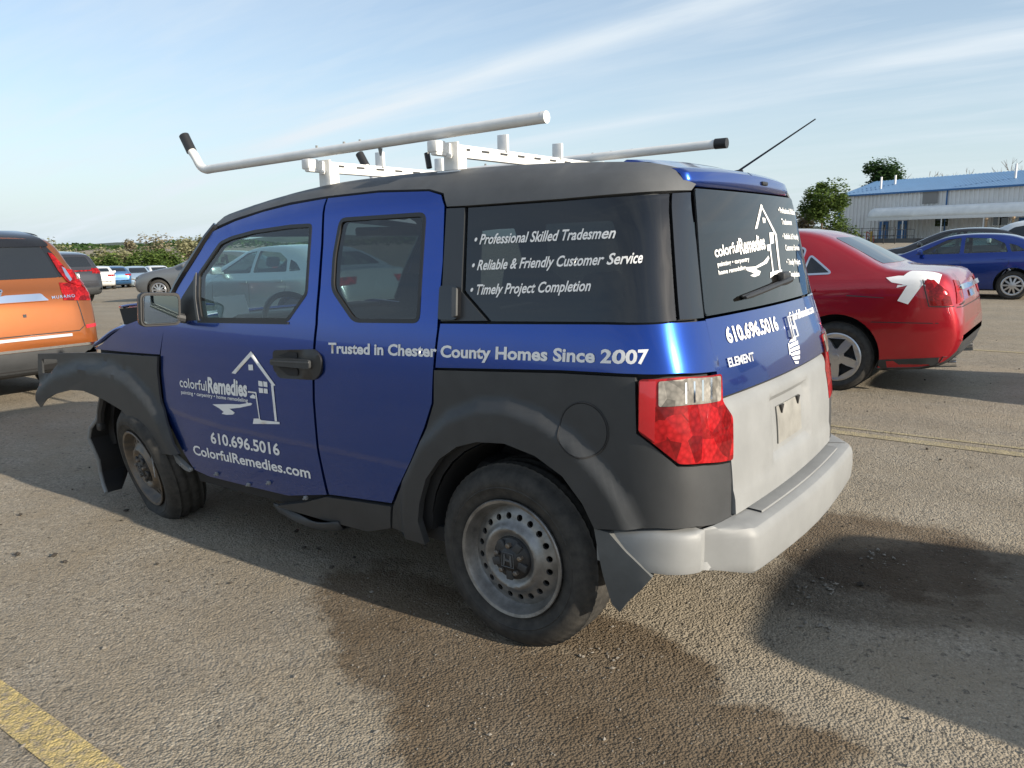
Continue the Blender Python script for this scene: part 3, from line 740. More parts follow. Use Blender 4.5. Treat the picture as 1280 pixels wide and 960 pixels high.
# ------------------------------------------------------------------ door furniture
HANDLE = fillet([(-1.303,1.035),(-1.011,1.060),(-.966,1.026),(-.969,.963),(-1.018,.926),(-1.262,.912),(-1.309,.950)], .02)
for mir, dd in ((False, fd), (True, fd2)):
    h = panel('door_handle', M['black'], dd, HANDLE, SB, thick=.012, off=.004, step=.02, mirror=mir, bump=lambda a, b: -.003+.012*max(0, min(1, (a+1.12)/.06)) if abs(b-.985) < .06 else 0)
    panel('handle_grip', M['clad'], h, fillet([(-1.295,.972),(-1.295,.998),(-1.15,1.010),(-1.03,1.013),(-1.03,.975),(-1.15,.972)], .012), SB, thick=.02, off=.026, step=.02, mirror=mir)
    panel('handle_lip', M['roofgrey'], h, fillet([(-1.29,.987),(-1.29,.993),(-1.03,1.006),(-1.03,1.000)], .001), SB, thick=.004, off=.029, step=.03, mirror=mir)
    for P in ([(-1.265,1.012),(-1.19,1.036),(-1.13,1.036),(-1.13,1.012)], [(-1.265,.962),(-1.13,.968),(-1.13,.935),(-1.20,.930)]):
        panel('handle_pocket', M['shell'], h, fillet(P, .015), SB, thick=.002, off=.0052, step=.02, mirror=mir)
    panel('rear_latch', M['gloss'], car, fillet([(-.332,1.338),(-.300,1.342),(-.250,1.340),(-.236,1.325),(-.224,1.232),(-.24,1.218),(-.321,1.216)], .012), SB, thick=.02, off=.014, step=.02, mirror=mir)
    panel('latch_rim', M['roofgrey'], car, fillet([(-.262,1.335),(-.240,1.331),(-.226,1.232),(-.246,1.226)], .006), SB, thick=.012, off=.024, step=.02, mirror=mir)
# sail panel behind the mirror and the mirrors themselves
SAIL = [(-2.13,1.128),(-1.885,1.140),(-1.905,1.25),(-1.938,1.355),(-2.03,1.255)]
for mir, dd in ((False, fd), (True, fd2)):
    s = 1 if mir else -1
    sp_ = panel('sail_panel', M['black'], dd, SAIL, SB, thick=.006, off=.003, step=.04, mirror=mir)
    panel('vertical_post', M['roofgrey'], dd, [(-1.888,1.140),(-1.868,1.140),(-1.912,1.25),(-1.935,1.37),(-1.950,1.345),(-1.93,1.25)], SB, thick=.012, off=.006, step=.04, mirror=mir)
    mr = bpy.data.objects.new('door_mirror', None); COL.objects.link(mr); mr.parent = car; mr.scale = (.90, .88, .88); mr.location = (-2.005, s*.99, 1.20); mr.rotation_euler = (0, 0, rad(-9)*(-s))
    mb = MB(); rows = []
    for x, sc in ((.0, 1.0), (-.01, 1.03), (-.05, 1.0), (-.09, .86), (-.115, .60), (-.122, .25)):
        pts = fillet([(-.118*sc, -.088*sc), (.100*sc, -.095*sc), (.112*sc, .082*sc), (-.105*sc, .096*sc)], .035*sc, 5)
        rows.append([Vector((x, a, b)) for a, b in pts+[pts[0]]])
    mb.grid(rows); k = len(mb.v); mb.add([(.0, a, b) for a, b in fillet([(-.118, -.088), (.100, -.095), (.112, .082), (-.105, .096)], .035, 5)], [tuple(range(24))])
    if s > 0:
        for v in mb.v: v.y = -v.y
    mb.build('mirror_housing', M['black'], mr)
    P = fillet([(-.106, -.076), (.088, -.083), (.099, .070), (-.094, .084)], .028, 5); n = len(P)
    mb = MB(); mb.add([(.004+.0005, a*(1 if s < 0 else -1), b) for a, b in P], [tuple(range(n)) if s < 0 else tuple(range(n))[::-1]]); mb.build('mirror_glass', M['mirror'], mr, fix=False)
    mb = MB(); mb.tube([(.004, a*(1 if s < 0 else -1), b) for a, b in P+[P[0]]], .0035, n=6, caps=False); mb.build('mirror_bezel', M['black'], mr)
    mb = MB(); mb.tube([(-.02, -.08*s, -.05), (-.02, -.15*s, -.07)], .028, n=10); mb.build('mirror_arm', M['clad'], mr)
# blue reflection-like dent patch below the mirror is left to the paint; belt line strip under the front window
panel('belt_strip', M['black'], fd, [(-1.88,1.130),(-1.195,1.156),(-1.195,1.166),(-1.88,1.141)], SB, thick=.01, off=.006, step=.05)
# ------------------------------------------------------------------ interior
def seat(x, y, parent):
    st = bpy.data.objects.new('seat', None); COL.objects.link(st); st.parent = parent; st.location = (x, y, .42)
    mb = MB(); mb.box((-.22, 0, .12), (.50, .50, .16), b=.05); mb.build('seat_cushion', M['seat'], st)
    T = Matrix.Translation((.02, 0, .18)) @ Matrix.Rotation(rad(12), 4, 'Y')
    mb = MB(); mb.box((.03, 0, .30), (.14, .50, .62), T, b=.055); mb.build('backrest', M['seat'], st)
    mb = MB(); mb.box((.05, 0, .72), (.09, .26, .17), T, b=.04); mb.tube([(.05, -.06, .58), (.05, -.06, .68)], .007, T=T); mb.tube([(.05, .06, .58), (.05, .06, .68)], .007, T=T); mb.build('headrest', M['seat'], st)
for x, y in ((-1.05, -.38), (-1.05, .38), (-.12, -.38), (-.12, .38)): seat(x, y, car)
mb = MB(); mb.box((-2.12, 0, .98), (.42, 1.44, .20), b=.06); mb.box((-2.0, -.38, 1.08), (.22, .36, .10), b=.04); mb.box((-2.05, .02, .80), (.30, .34, .34), b=.05); mb.build('dashboard', M['shell'], car)
T = Matrix.Translation((-1.76, -.38, 1.075)) @ Matrix.Rotation(rad(-28), 4, 'Y')
mb = MB(); mb.tube([(0, .185*math.cos(k*math.pi/20), .185*math.sin(k*math.pi/20)) for k in range(41)], .016, n=8, caps=False, T=T)
mb.box((-.01, 0, 0), (.03, .16, .11), T, b=.02)
for a in (0, 180, 270): mb.box((-.005, .12*math.cos(rad(a)), .12*math.sin(rad(a))), (.018, .14 if a < 200 else .03, .03 if a < 200 else .14), T, b=.006)
mb.tube([(-.02, 0, 0), (-.30, 0, 0)], .035, T=T); mb.build('steering_wheel', M['black'], car)
mb = MB(); mb.box((-1.92, .0, 1.50), (.02, .24, .06), b=.012); mb.tube([(-1.92, 0, 1.52), (-1.95, 0, 1.60)], .01); mb.build('interior_mirror', M['black'], car)
for y in (-.40, .40):
    mb = MB(); mb.box((-1.78, y, 1.565), (.20, .44, .05), b=.012); mb.build('sun_visor', M['shell'], car)
mb = MB(); rows = []
for i in range(20):
    x = -1.86+2.31*i/19; w = spl(roofline(x), HALF)-.17; rows.append([Vector((x, w*t, roofline(x)-.035+.02*(1-t*t))) for t in [-1+2*k/8 for k in range(9)]])
mb.grid(rows); mb.build('headliner', M['inner'], car)
# ------------------------------------------------------------------ lettering and marks
def words(par, *a, name='lettering', m='white', side=None, **k):
    mb = MB(); lettering('', None, None, *a, mb=mb, **k)
    if side: mb.v = [side(v) for v in mb.v]
    return mb.build(name, M[m], par, None, fix=False)
words(rd, 'Trusted in Chester County Homes Since 2007', (-.930,1.050), (.535,1.119), .044, SB, bold=.032)
for tx, a, b in (('\u2022 Professional Skilled Tradesmen', (-.206,1.494), (.366,1.510)), ('\u2022 Reliable & Friendly Customer Service', (-.202,1.401), (.479,1.431)), ('\u2022 Timely Project Completion', (-.195,1.313), (.310,1.340))):
    words(car, tx, a, b, 0.037, SB, bold=.020, shear=.22, off=-.0042)
SIDE_LOGO = [[(-1.62,.904),(-1.46,1.02),(-1.446,1.007),(-1.59,.902)],[(-1.46,1.02),(-1.295,.876),(-1.316,.871),(-1.466,.998)],[(-1.486,.955),(-1.451,.958),(-1.451,.932),(-1.485,.929)],[(-1.327,.877),(-1.31,.879),(-1.303,.708),(-1.319,.706)],[(-1.476,.70),(-1.434,.705),(-1.417,.699),(-1.285,.707),(-1.286,.697),(-1.486,.673)],[(-1.448,.826),(-1.439,.827),(-1.428,.704),(-1.435,.703)],[(-1.418,.886),(-1.388,.885),(-1.388,.861),(-1.419,.861)],[(-1.382,.886),(-1.353,.886),(-1.353,.862),(-1.382,.862)],[(-1.419,.853),(-1.388,.853),(-1.388,.831),(-1.418,.829)],[(-1.382,.853),(-1.355,.854),(-1.354,.832),(-1.383,.831)],[(-1.503,.829),(-1.44,.83),(-1.441,.823),(-1.504,.821)],[(-1.491,.804),(-1.466,.818),(-1.448,.81),(-1.45,.798),(-1.488,.797)],[(-1.799,.732),(-1.67,.748),(-1.576,.757),(-1.491,.774),(-1.477,.772),(-1.486,.763),(-1.579,.74),(-1.66,.726),(-1.62,.711),(-1.637,.70),(-1.692,.692),(-1.73,.693),(-1.711,.704),(-1.743,.717)]]
def other_side(v):          # the far side reads the right way round too
    q = Vector((-3.13-v.x, -v.y, v.z)); q.y = -SB(q.x, q.z)[0].y+.0028; return q
for dd, sd_ in ((fd, None), (fd2, other_side)):
    mb = MB(); decal(mb, SIDE_LOGO, SB)
    if sd_: mb.v = [sd_(v) for v in mb.v]
    mb.build('house_logo', M['white'], dd, None, fix=False)
    words(dd, 'colorful', (-2.079,.793), (-1.836,.796), .052, SB, bold=.012, side=sd_)
    words(dd, 'Remedies', (-1.828,.790), (-1.512,.803), .078, SB, bold=.036, lean=.08, side=sd_)
    words(dd, 'painting \u2022 carpentry \u2022 home remodeling', (-2.073,.757), (-1.51,.774), .019, SB, bold=.016, side=sd_)
    words(dd, '610.696.5016', (-1.85,.528), (-1.307,.545), .058, SB, bold=.024, side=sd_)
    words(dd, 'ColorfulRemedies.com', (-2.028,.440), (-1.106,.468), .052, SB, bold=.022, side=sd_)
REAR_LOGO = [[(-.053,1.533),(.059,1.63),(.076,1.624),(-.026,1.535)],[(.059,1.63),(.208,1.509),(.183,1.506),(.061,1.614)],[(.053,1.578),(.087,1.575),(.078,1.557),(.049,1.557)],[(.181,1.51),(.204,1.51),(.183,1.369),(.163,1.369)],[(.046,1.364),(.099,1.367),(.203,1.369),(.196,1.358),(.091,1.353),(.034,1.343)],[(.086,1.464),(.101,1.464),(.089,1.367),(.074,1.366)],[(.11,1.519),(.163,1.52),(.151,1.477),(.101,1.474)],[(.055,1.471),(.106,1.474),(.097,1.448),(.055,1.447)],[(-.211,1.394),(-.111,1.393),(-.011,1.408),(.055,1.429),(.062,1.419),(.024,1.401),(-.115,1.384),(-.062,1.373),(-.082,1.36),(-.137,1.355),(-.177,1.362),(-.131,1.369),(-.201,1.381)]]
mb = MB(); decal(mb, REAR_LOGO, ST, off=.0026); mb.build('house_logo', M['white'], tw, None, fix=False)
for tx, a, b, h, bo in (('colorful', (-.453,1.437), (-.243,1.452), .038, .022), ('Remedies', (-.236,1.443), (.037,1.458), .058, .028), ('painting \u2022 carpentry', (-.445,1.405), (-.16,1.416), .016, .020), ('home remodeling', (-.447,1.377), (-.209,1.387), .016, .020),
        ('\u2022 Professional Skilled', (.283,1.601), (.556,1.596), .024, .024), ('Tradesmen', (.304,1.553), (.471,1.551), .024, .024), ('\u2022 Reliable & Friendly', (.288,1.493), (.560,1.488), .024, .024), ('Customer Service', (.304,1.445), (.545,1.441), .024, .024), ('\u2022 Timely Project', (.288,1.386), (.523,1.380), .024, .024), ('Completion', (.300,1.335), (.467,1.329), .024, .024)):
    words(tw, tx, a, b, h, ST, bold=bo, off=.0026)
words(tg, '610.696.5016', (-.493,1.149), (-.005,1.147), .052, ST, bold=.032, off=.0022)
words(tg, 'ColorfulRemedies.com', (.165,1.163), (.585,1.163), .036, ST, bold=.02, off=.0022)
mb = MB()
EAG = [[(.070,1.088),(.120,1.100),(.175,1.098),(.170,1.086),(.110,1.086)],[(.060,1.076),(.105,1.081),(.192,1.082),(.186,1.068),(.120,1.068),(.075,1.066)],[(.056,1.060),(.110,1.062),(.196,1.062),(.190,1.048),(.122,1.050),(.066,1.050)],[(.060,1.044),(.120,1.045),(.192,1.042),(.184,1.028),(.125,1.032),(.072,1.034)],[(.074,1.028),(.126,1.027),(.180,1.022),(.170,1.010),(.120,1.014),(.086,1.018)],[(.092,1.011),(.150,1.004),(.140,.994),(.104,1.000)],[(.048,1.040),(.058,1.084),(.070,1.086),(.064,1.046)]]
decal(mb, EAG, ST, off=.0022)
mb.build('bird_decal', M['white'], tg, None, fix=False)
words(tg, 'ELEMENT', (-.534,1.072), (-.322,1.068), .030, ST, bold=.03, off=.004, name='model_badge', m='badge')
mb = MB()      # letter-shaped chrome emblem in its frame
HP = [(-.030,-.036),(-.018,-.036),(-.014,-.008),(.014,-.008),(.018,-.036),(.030,-.036),(.024,.036),(.014,.036),(.012,.006),(-.012,.006),(-.014,.036),(-.024,.036)]
P = [(.145+a, 1.143+b) for a, b in HP]; V, F = tri2d(P, (), .02)
k = len(mb.v); mb.v += [ST(a, b)[0]+Vector((.014, 0, 0)) for a, b in V]; mb.f += [tuple(i+k for i in f) for f in F]
mb.tube([ST(.145+a, 1.143+b)[0]+Vector((.009, 0, 0)) for a, b in ((-.040,-.040),(.040,-.040),(.034,.042),(-.034,.042),(-.040,-.040))], .005, n=8)
mb.build('emblem', M['badge'], tg, None, fix=False)
# ------------------------------------------------------------------ ladder rack, antenna
rk = bpy.data.objects.new('ladder_rack', None); COL.objects.link(rk); rk.parent = car; rk.location = (-.9, 0, 1.78)
def RL(*p): return Vector(p)-Vector((-.9, 0, 1.78))
def smooth_path(P, n=6):
    o = []
    for i in range(len(P)-1):
        p0, p1, p2, p3 = [Vector(P[max(0, min(len(P)-1, i+k))]) for k in (-1, 0, 1, 2)]
        for k in range(n):
            t = k/n; o.append(.5*((2*p1)+(p2-p0)*t+(2*p0-5*p1+4*p2-p3)*t*t+(3*p1-p0-3*p2+p3)*t**3))
    o.append(Vector(P[-1])); return o
for y, x0, x1 in ((-.62, -2.06, -.005), (.62, -2.06, .19)):
    s = 1 if y > 0 else -1
    pth = [RL(x1, y, 1.940 if s < 0 else 1.938), RL(-1.0, y, 1.913), RL(x0, y, 1.886)]
    bend = smooth_path([RL(x0, y, 1.886), RL(-2.10, y, 1.886), RL(-2.145, y, 1.905), RL(-2.185, y, 1.955), RL(-2.215, y, 1.985)], 5)
    mb = MB(); mb.tube(pth+bend[1:], .0215, n=16); bar = mb.build('side_bar', M['rack'], rk, sharp=50)
    mb = MB(); mb.tube([bend[-1], bend[-1]+Vector((-.055, 0, .082))], .0265, n=14); mb.build('rubber_grip', M['black'], bar)
    e = pth[0]; mb = MB(); mb.tube([e+Vector((-.05 if s > 0 else -.01, 0, 0)), e+Vector((.008, 0, 0))], 0.0245 if s > 0 else .0222, n=16); mb.build('end_cap', M['black'] if s > 0 else M['rack'], bar)
    for x in (-1.24, -1.06, -.96, -.53, -.42, -.30): MB().tube([RL(x, y, 1.915), RL(x, y, 1.937+.012*(x+1.3))], .006, n=6).build('bolt', M['flap'], bar)
    MB().tube([RL(-.84, y, 1.895), RL(-.84, y, 1.865)], [.010, .004], n=6).build('bolt', M['flap'], bar)
for x, zt, zr in ((-1.245, 1.872, 1.742), (-.49, 1.890, 1.775)):
    mb = MB(); mb.box(RL(x, 0, zt-.026), (.034, 1.36, .052), b=.006)
    cb = mb.build('cross_bar', M['rack'], rk)
    for y in [-.50+.13*k for k in range(9)]: MB().box(RL(x+.0185, y, zt-.018), (.004, .05, .008)).build('slot', M['clad'], cb)
    for s in (-1, 1):
        mb = MB(); mb.box(RL(x+.012, s*.585, (zt+zr)/2-.02), (.075, .012, zt-zr+.05), b=.004); mb.box(RL(x+.045, s*.560, (zt+zr)/2-.02), (.012, .05, zt-zr+.02), b=.004)
        mb.box(RL(x+.02, s*.575, zr-.008), (.12, .09, .03), b=.006); mb.tube([RL(x+.02, s*.600, zt-.05), RL(x+.02, s*.60-.02, zt-.05)], .010, n=6)
        mb.box(RL(x-.005, s*.655, zt-.018), (.05, .06, .045), b=.006); mb.build('rack_foot', M['rack'], rk)
        mb = MB(); mb.box(RL(x, s*.22, zt+.03), (.055, .016, .075), b=.004); mb.build('load_stop', M['rack'], cb)
mb = MB(); mb.tube([RL(-.60, -.595, 1.86), RL(-.585, -.60, 1.80)], .012, n=8); mb.build('strap_end', M['black'], rk)
mb = MB(); mb.tube([(.285, .45, 1.772), (.34, .45, 1.795)], [.022, .007], n=10); mb.tube([(.31, .45, 1.787), (.645, .45, 1.985)], [.005, .0028], n=8); mb.build('antenna', M['black'], car)

sh = MB(); T = Matrix.Translation((-2.26, -.42, 1.155)) @ Matrix.Rotation(rad(-18), 4, 'Y')
sh.box((0, 0, 0), (.003, .20, .135), T); o = sh.build('paper_sheet', M['white'], None); tag(o, 'white paper sheet propped on the wagon\'s dashboard by the windscreen', 'paper')
# ------------------------------------------------------------------ the other cars
def bspline(P, n):
    P = [P[0], P[0]]+list(P)+[P[-1], P[-1]]; o = []; m = len(P)-3
    for i in range(n):
        t = i/(n-1)*m; k = min(int(t), m-1); t -= k
        b = ((1-t)**3/6, (3*t**3-6*t*t+4)/6, (-3*t**3+3*t*t+3*t+1)/6, t**3/6)
        o.append(tuple(sum(b[j]*P[k+j][c] for j in range(4)) for c in (0, 1)))
    return o
def section(sp, x, n=30, shrink=0):
    w = sp['W']*spl(x, sp['plan'])-shrink; zb = spl(x, sp['bot'])+(.25 if shrink else 0); zt = spl(x, sp['top'])-shrink; be = min(spl(x, sp['belt']), zt-.025)
    dz = zt-be; g = max(0, min(1, (dz-.06)/.34)); rf = sp.get('tumble', .13)
    C = [(0, zb), (.70*w, zb), (.94*w, zb+.015), (.985*w, zb+.10), (1.0*w, zb+.45*(be-zb)), (1.0*w, be-.16), (.99*w, be-.06), (.968*w, be-.004), (w*(.945-.015*g), be+.03*g+.004),
         (w*(.925-.06*g), be+dz*.38), (w*(.89-rf*g), be+dz*.78), (w*(.83-rf*1.05*g), be+dz*.95), (w*.60, zt-.004), (w*.3, zt+.010), (0, zt+.014)]
    return bspline(C, n)
def loft(sp, xs, n=30, shrink=0):
    vs, fs = [], []; m = 2*n-2
    for x in xs:
        h = section(sp, x, n, shrink); ring = h+[(-y, z) for y, z in h[-2:0:-1]]
        vs += [Vector((x, y, z)) for y, z in ring]
    for i in range(len(xs)-1):
        for k in range(m):
            a, b = i*m+k, i*m+(k+1) % m; fs.append((a, b, b+m, a+m))
    fs.append(tuple(range(m))[::-1]); q = (len(xs)-1)*m; fs.append(tuple(range(q, q+m)))
    return vs, fs
def bool_cut(o, cutters):
    for c in cutters:
        md = o.modifiers.new('cut', 'BOOLEAN'); md.operation = 'DIFFERENCE'; md.object = c; md.solver = 'EXACT'
    bpy.context.view_layer.update(); dg = bpy.context.evaluated_depsgraph_get()
    me = bpy.data.meshes.new_from_object(o.evaluated_get(dg)); old = o.data; o.modifiers.clear(); o.data = me; bpy.data.meshes.remove(old)
    for c in cutters: bpy.data.objects.remove(c)
def tmp(vs, fs):
    me = bpy.data.meshes.new('tmp'); me.from_pydata([tuple(v) for v in vs], [], fs); me.update()
    bm = bmesh.new(); bm.from_mesh(me); bmesh.ops.recalc_face_normals(bm, faces=bm.faces); bm.to_mesh(me); bm.free()
    o = bpy.data.objects.new('tmp', me); COL.objects.link(o); return o
def caster(bvh, mode, sp):
    D = {'side': Vector((0, 1, 0)), 'rear': Vector((-1, 0, 0)), 'front': Vector((1, 0, 0)), 'top': Vector((0, 0, -1))}[mode]
    def f(a, b):
        o = {'side': (a, -4, b), 'rear': (5, a, b), 'front': (-8, a, b), 'top': (a, b, 4)}[mode]; o = Vector(o)
        h = bvh.ray_cast(o, D)
        if h[0] is None:
            q = {'side': (a, -sp['W'], b), 'rear': (sp['x1'], a, b), 'front': (sp['x0'], a, b), 'top': (a, b, 1.4)}[mode]
            h = bvh.find_nearest(Vector(q))
        n = h[1] if h[1].dot(-D) > 0 else -h[1]
        return h[0], n
    return f
_rims = {}
def wheel_meshes(R, style):
    key = (R, style)
    if key in _rims: return _rims[key]
    t = tyre_mesh(R=R, w=.20, rim=R*.66, n=44).build('tyre', M['rubber'], None, sharp=50); tm = t.data; bpy.data.objects.remove(t)
    rr = R*.66; ns = {'five': 5, 'ten': 10, 'seven': 7}[style]; hs = []
    for j in range(ns):
        a0 = 2*math.pi*j/ns+.3; da = math.pi/ns
        hs.append([((r)*math.cos(a0+s*da*k), r*math.sin(a0+s*da*k)) for r, s, k in ((rr*.36, -1, .25), (rr*.62, -1, .52), (rr*.88, -1, .70), (rr*.88, 1, .70), (rr*.62, 1, .52), (rr*.36, 1, .25))])
    circ = [(rr*math.cos(2*math.pi*k/48), rr*math.sin(2*math.pi*k/48)) for k in range(48)]
    V, F = tri2d(circ, hs, rr*.09)
    mb = MB(); mb.v += [Vector((a, -.098+.016*(math.hypot(a, b)/rr)+(-.006 if math.hypot(a, b) > rr*.92 else 0), b)) for a, b in V]; mb.f += [tuple(f) for f in F]
    for h in hs:
        q = len(mb.v); L = len(h); mb.v += [Vector((a, -.094, b)) for a, b in h]+[Vector((a, -.05, b)) for a, b in h]
        mb.f += [(q+i, q+(i+1) % L, q+L+(i+1) % L, q+L+i) for i in range(L)]
    mb.lathe([(rr, -.100), (rr+.012, -.094), (rr, -.08), (rr-.01, .05)], 44); mb.lathe([(.0005, -.104), (.03, -.102), (.035, -.09)], 16)
    r_ = mb.build('rim', M['black' if style == 'seven' else 'alloy'], None, fix=False); rm = r_.data; bpy.data.objects.remove(r_)
    mb = MB(); mb.lathe([(.0005, -.03), (rr*.98, -.03), (rr*.98, .06)], 24); d = mb.build('brake_disc', M['shell'], None); dm = d.data; bpy.data.objects.remove(d)
    _rims[key] = (tm, rm, dm); return _rims[key]
def put(name, me, parent):
    o = bpy.data.objects.new(name, me); COL.objects.link(o); o.parent = parent; return o
def build_car(name, label, sp, colour, loc, rz=0, group='cars parked in the lot', glassm=None, cut=True, cat='car'):
    root = thing(name, label, cat, loc, rz, group)
    x0, x1 = sp['x0'], sp['x1']; n = 64
    xs = [x0+(x1-x0)*(.5-.5*math.cos(math.pi*i/(n-1)))*.55+(x1-x0)*(i/(n-1))*.45 for i in range(n)]
    vs, fs = loft(sp, xs); bvh = BVHTree.FromPolygons(vs, fs)
    sur = {m: caster(bvh, m, sp) for m in ('side', 'rear', 'front', 'top')}
    op = sp.get('open'); gm = glassm or (M['g_clear'] if op else M['g_dark']); go = -.006 if op else .003
    if cut:
        o = tmp(vs, fs); o.name = 'body'; cs = []
        R = sp['R']+.055
        for x in (0, -sp['wb']):
            for s in (-1, 1):
                P = [(x+R*math.cos(2*math.pi*k/36), sp['R']+.02+R*math.sin(2*math.pi*k/36)) for k in range(36)]
                mb = MB(); mb.prism(P, 'y', s*(sp['W']+.2), s*(sp['W']-.30)); cs.append(tmp(mb.v, mb.f))
        if op:
            cx = [sp['cab'][0]+(sp['cab'][1]-sp['cab'][0])*i/30 for i in range(31)]
            cv, cf = loft(sp, cx, 24, shrink=.045); cs.append(tmp(cv, cf))
            for P in sp['side']:
                mb = MB(); mb.prism(fillet(P, .03), 'y', -1.3, 1.3); cs.append(tmp(mb.v, mb.f))
            for P, a, b in ((sp['ws'], x0-.2, -1.2), (sp['bl'], -.4, x1+.2)):
                mb = MB(); mb.prism(fillet(P, .05), 'x', a, b); cs.append(tmp(mb.v, mb.f))
        bool_cut(o, cs); me = o.data; me.name = 'body'; me.materials.clear(); me.materials.append(colour); me.materials.append(M['shell'])
        for f in me.polygons:
            h = bvh.find_nearest(f.center); f.material_index = 1 if h[3] > .012 or f.center.z < spl(f.center.x, sp['bot'])+.05 else 0; f.use_smooth = True
        me.set_sharp_from_angle(angle=rad(32)); o.parent = root
    else:
        o = link_mesh('body', vs, fs, colour, root, 40)
        bm = bmesh.new(); bm.from_mesh(o.data); bmesh.ops.recalc_face_normals(bm, faces=bm.faces); bm.to_mesh(o.data); bm.free()
        for x in (0, -sp['wb']):
            for m_ in (False, True):
                R = sp['R']+.05; panel('wheel_arch', M['shell'], root, [(x+R*math.cos(k*math.pi/14), .30+R*math.sin(k*math.pi/14)) for k in range(15)]+[(x-R, .2), (x+R, .2)], sur['side'], thick=.002, off=.003, step=.08, mirror=m_)
    pan = lambda nm, m, P, mode, par=root, **k: panel(nm, m, par, P, sur[mode], flip=(mode == 'front'), **{**dict(thick=.003, off=.003, step=.06), **k})
    for P in sp['side']:
        P2 = fillet(P, .03)
        for mir in (False, True):
            w = pan('side_window', gm, P2, 'side', off=go, mirror=mir, thick=0 if op else .003)
            if sp.get('trim'): pan('window_trim', sp['trim'], inset(P2, -.012), 'side', par=w, off=.004, thick=.004, holes=[inset(P2, .006)], mirror=mir)
    pan('windscreen', gm, fillet(sp['ws'], .05), 'front', off=go, thick=0 if op else .003); pan('rear_window', gm, fillet(sp['bl'], .05), 'rear', off=go, thick=0 if op else .003)
    for P in sp.get('tail_side', ()):
        for mir in (False, True): pan('tail_light', M['red_lens'], P, 'side', off=.006, thick=.006, step=.04, mirror=mir)
    for P in sp.get('tail', ()):
        for mir in (False, True): pan('tail_light', M['red_lens'], P, 'rear', off=.006, thick=.006, step=.04, mirror=mir)
    for P in sp.get('head', ()):
        for mir in (False, True): pan('headlight', M['clear_lens'], P, 'front', off=.005, thick=.005, step=.05, mirror=mir)
    for P in sp.get('valance', ()):
        for mir in (False, True): pan('lower_trim', M['clad'], P, 'side', off=.006, thick=.008, mirror=mir)
    for P in sp.get('valance_rear', ()): pan('lower_trim', M['clad'], P, 'rear', off=.006, thick=.008)
    for P in sp.get('grille', ()): pan('grille', M['black'], P, 'front', off=.006, thick=.006)
    for L in sp.get('seams', ()):
        for mir in (False, True): pan('panel_gap', M['shell'], ribbon(L, .008), 'side', off=.001, thick=.0, mirror=mir, step=.08)
    for x, z in sp.get('handles', ()):
        for mir in (False, True): pan('door_handle', sp.get('handle_m', colour), fillet([(x-.10, z-.014), (x+.10, z-.010), (x+.10, z+.018), (x-.10, z+.014)], .012), 'side', off=.028, thick=.014, mirror=mir)
    mx, mz = sp['mirror']
    for s in (-1, 1):
        p, nn = sur['side'](mx, mz); mb = MB(); c = Vector((p.x, -s*p.y if s > 0 else p.y, p.z)); c.y = s*abs(p.y)
        mb.box(c+Vector((-.02, s*.13, .05)), (.10, .20, .13), b=.035); mb.tube([c, c+Vector((-.01, s*.10, .02))], .025, n=8); mb.build('door_mirror', colour, root)
    tm, rm, dm = wheel_meshes(sp['R'], sp['rim'])
    for x in (0, -sp['wb']):
        for s in (-1, 1):
            w = bpy.data.objects.new('wheel', None); COL.objects.link(w); w.parent = root; w.location = (x, s*(sp['W']-.125), sp['R']-.004); w.rotation_euler = (0, 0, 0 if s < 0 else math.pi)
            put('tyre', tm, w); put('rim', rm, w); put('brake_disc', dm, w)
    if op:
        for x in (-1.25, -.45):
            for y in (-.37, .37):
                mb = MB(); T = Matrix.Translation((x, y, .55)) @ Matrix.Rotation(rad(14), 4, 'Y'); mb.box((0, 0, .26), (.13, .48, .56), T, b=.05); mb.box((.03, 0, .66), (.09, .25, .17), T, b=.04); mb.build('seat', M['seat'], root)
        mb = MB(); mb.box((-1.95, 0, .90), (.30, 1.30, .16), b=.05); mb.tube([(-1.62, -.37+.18*math.cos(k*.3142), .93+.17*math.sin(k*.3142)) for k in range(21)], .014, n=6, caps=False); mb.build('dashboard', M['shell'], root)
    return root, sur, pan, sp
def copy_tree(o, parent=None):
    c = o.copy(); COL.objects.link(c); c.parent = parent
    for ch in list(o.children): copy_tree(ch, c)
    return c
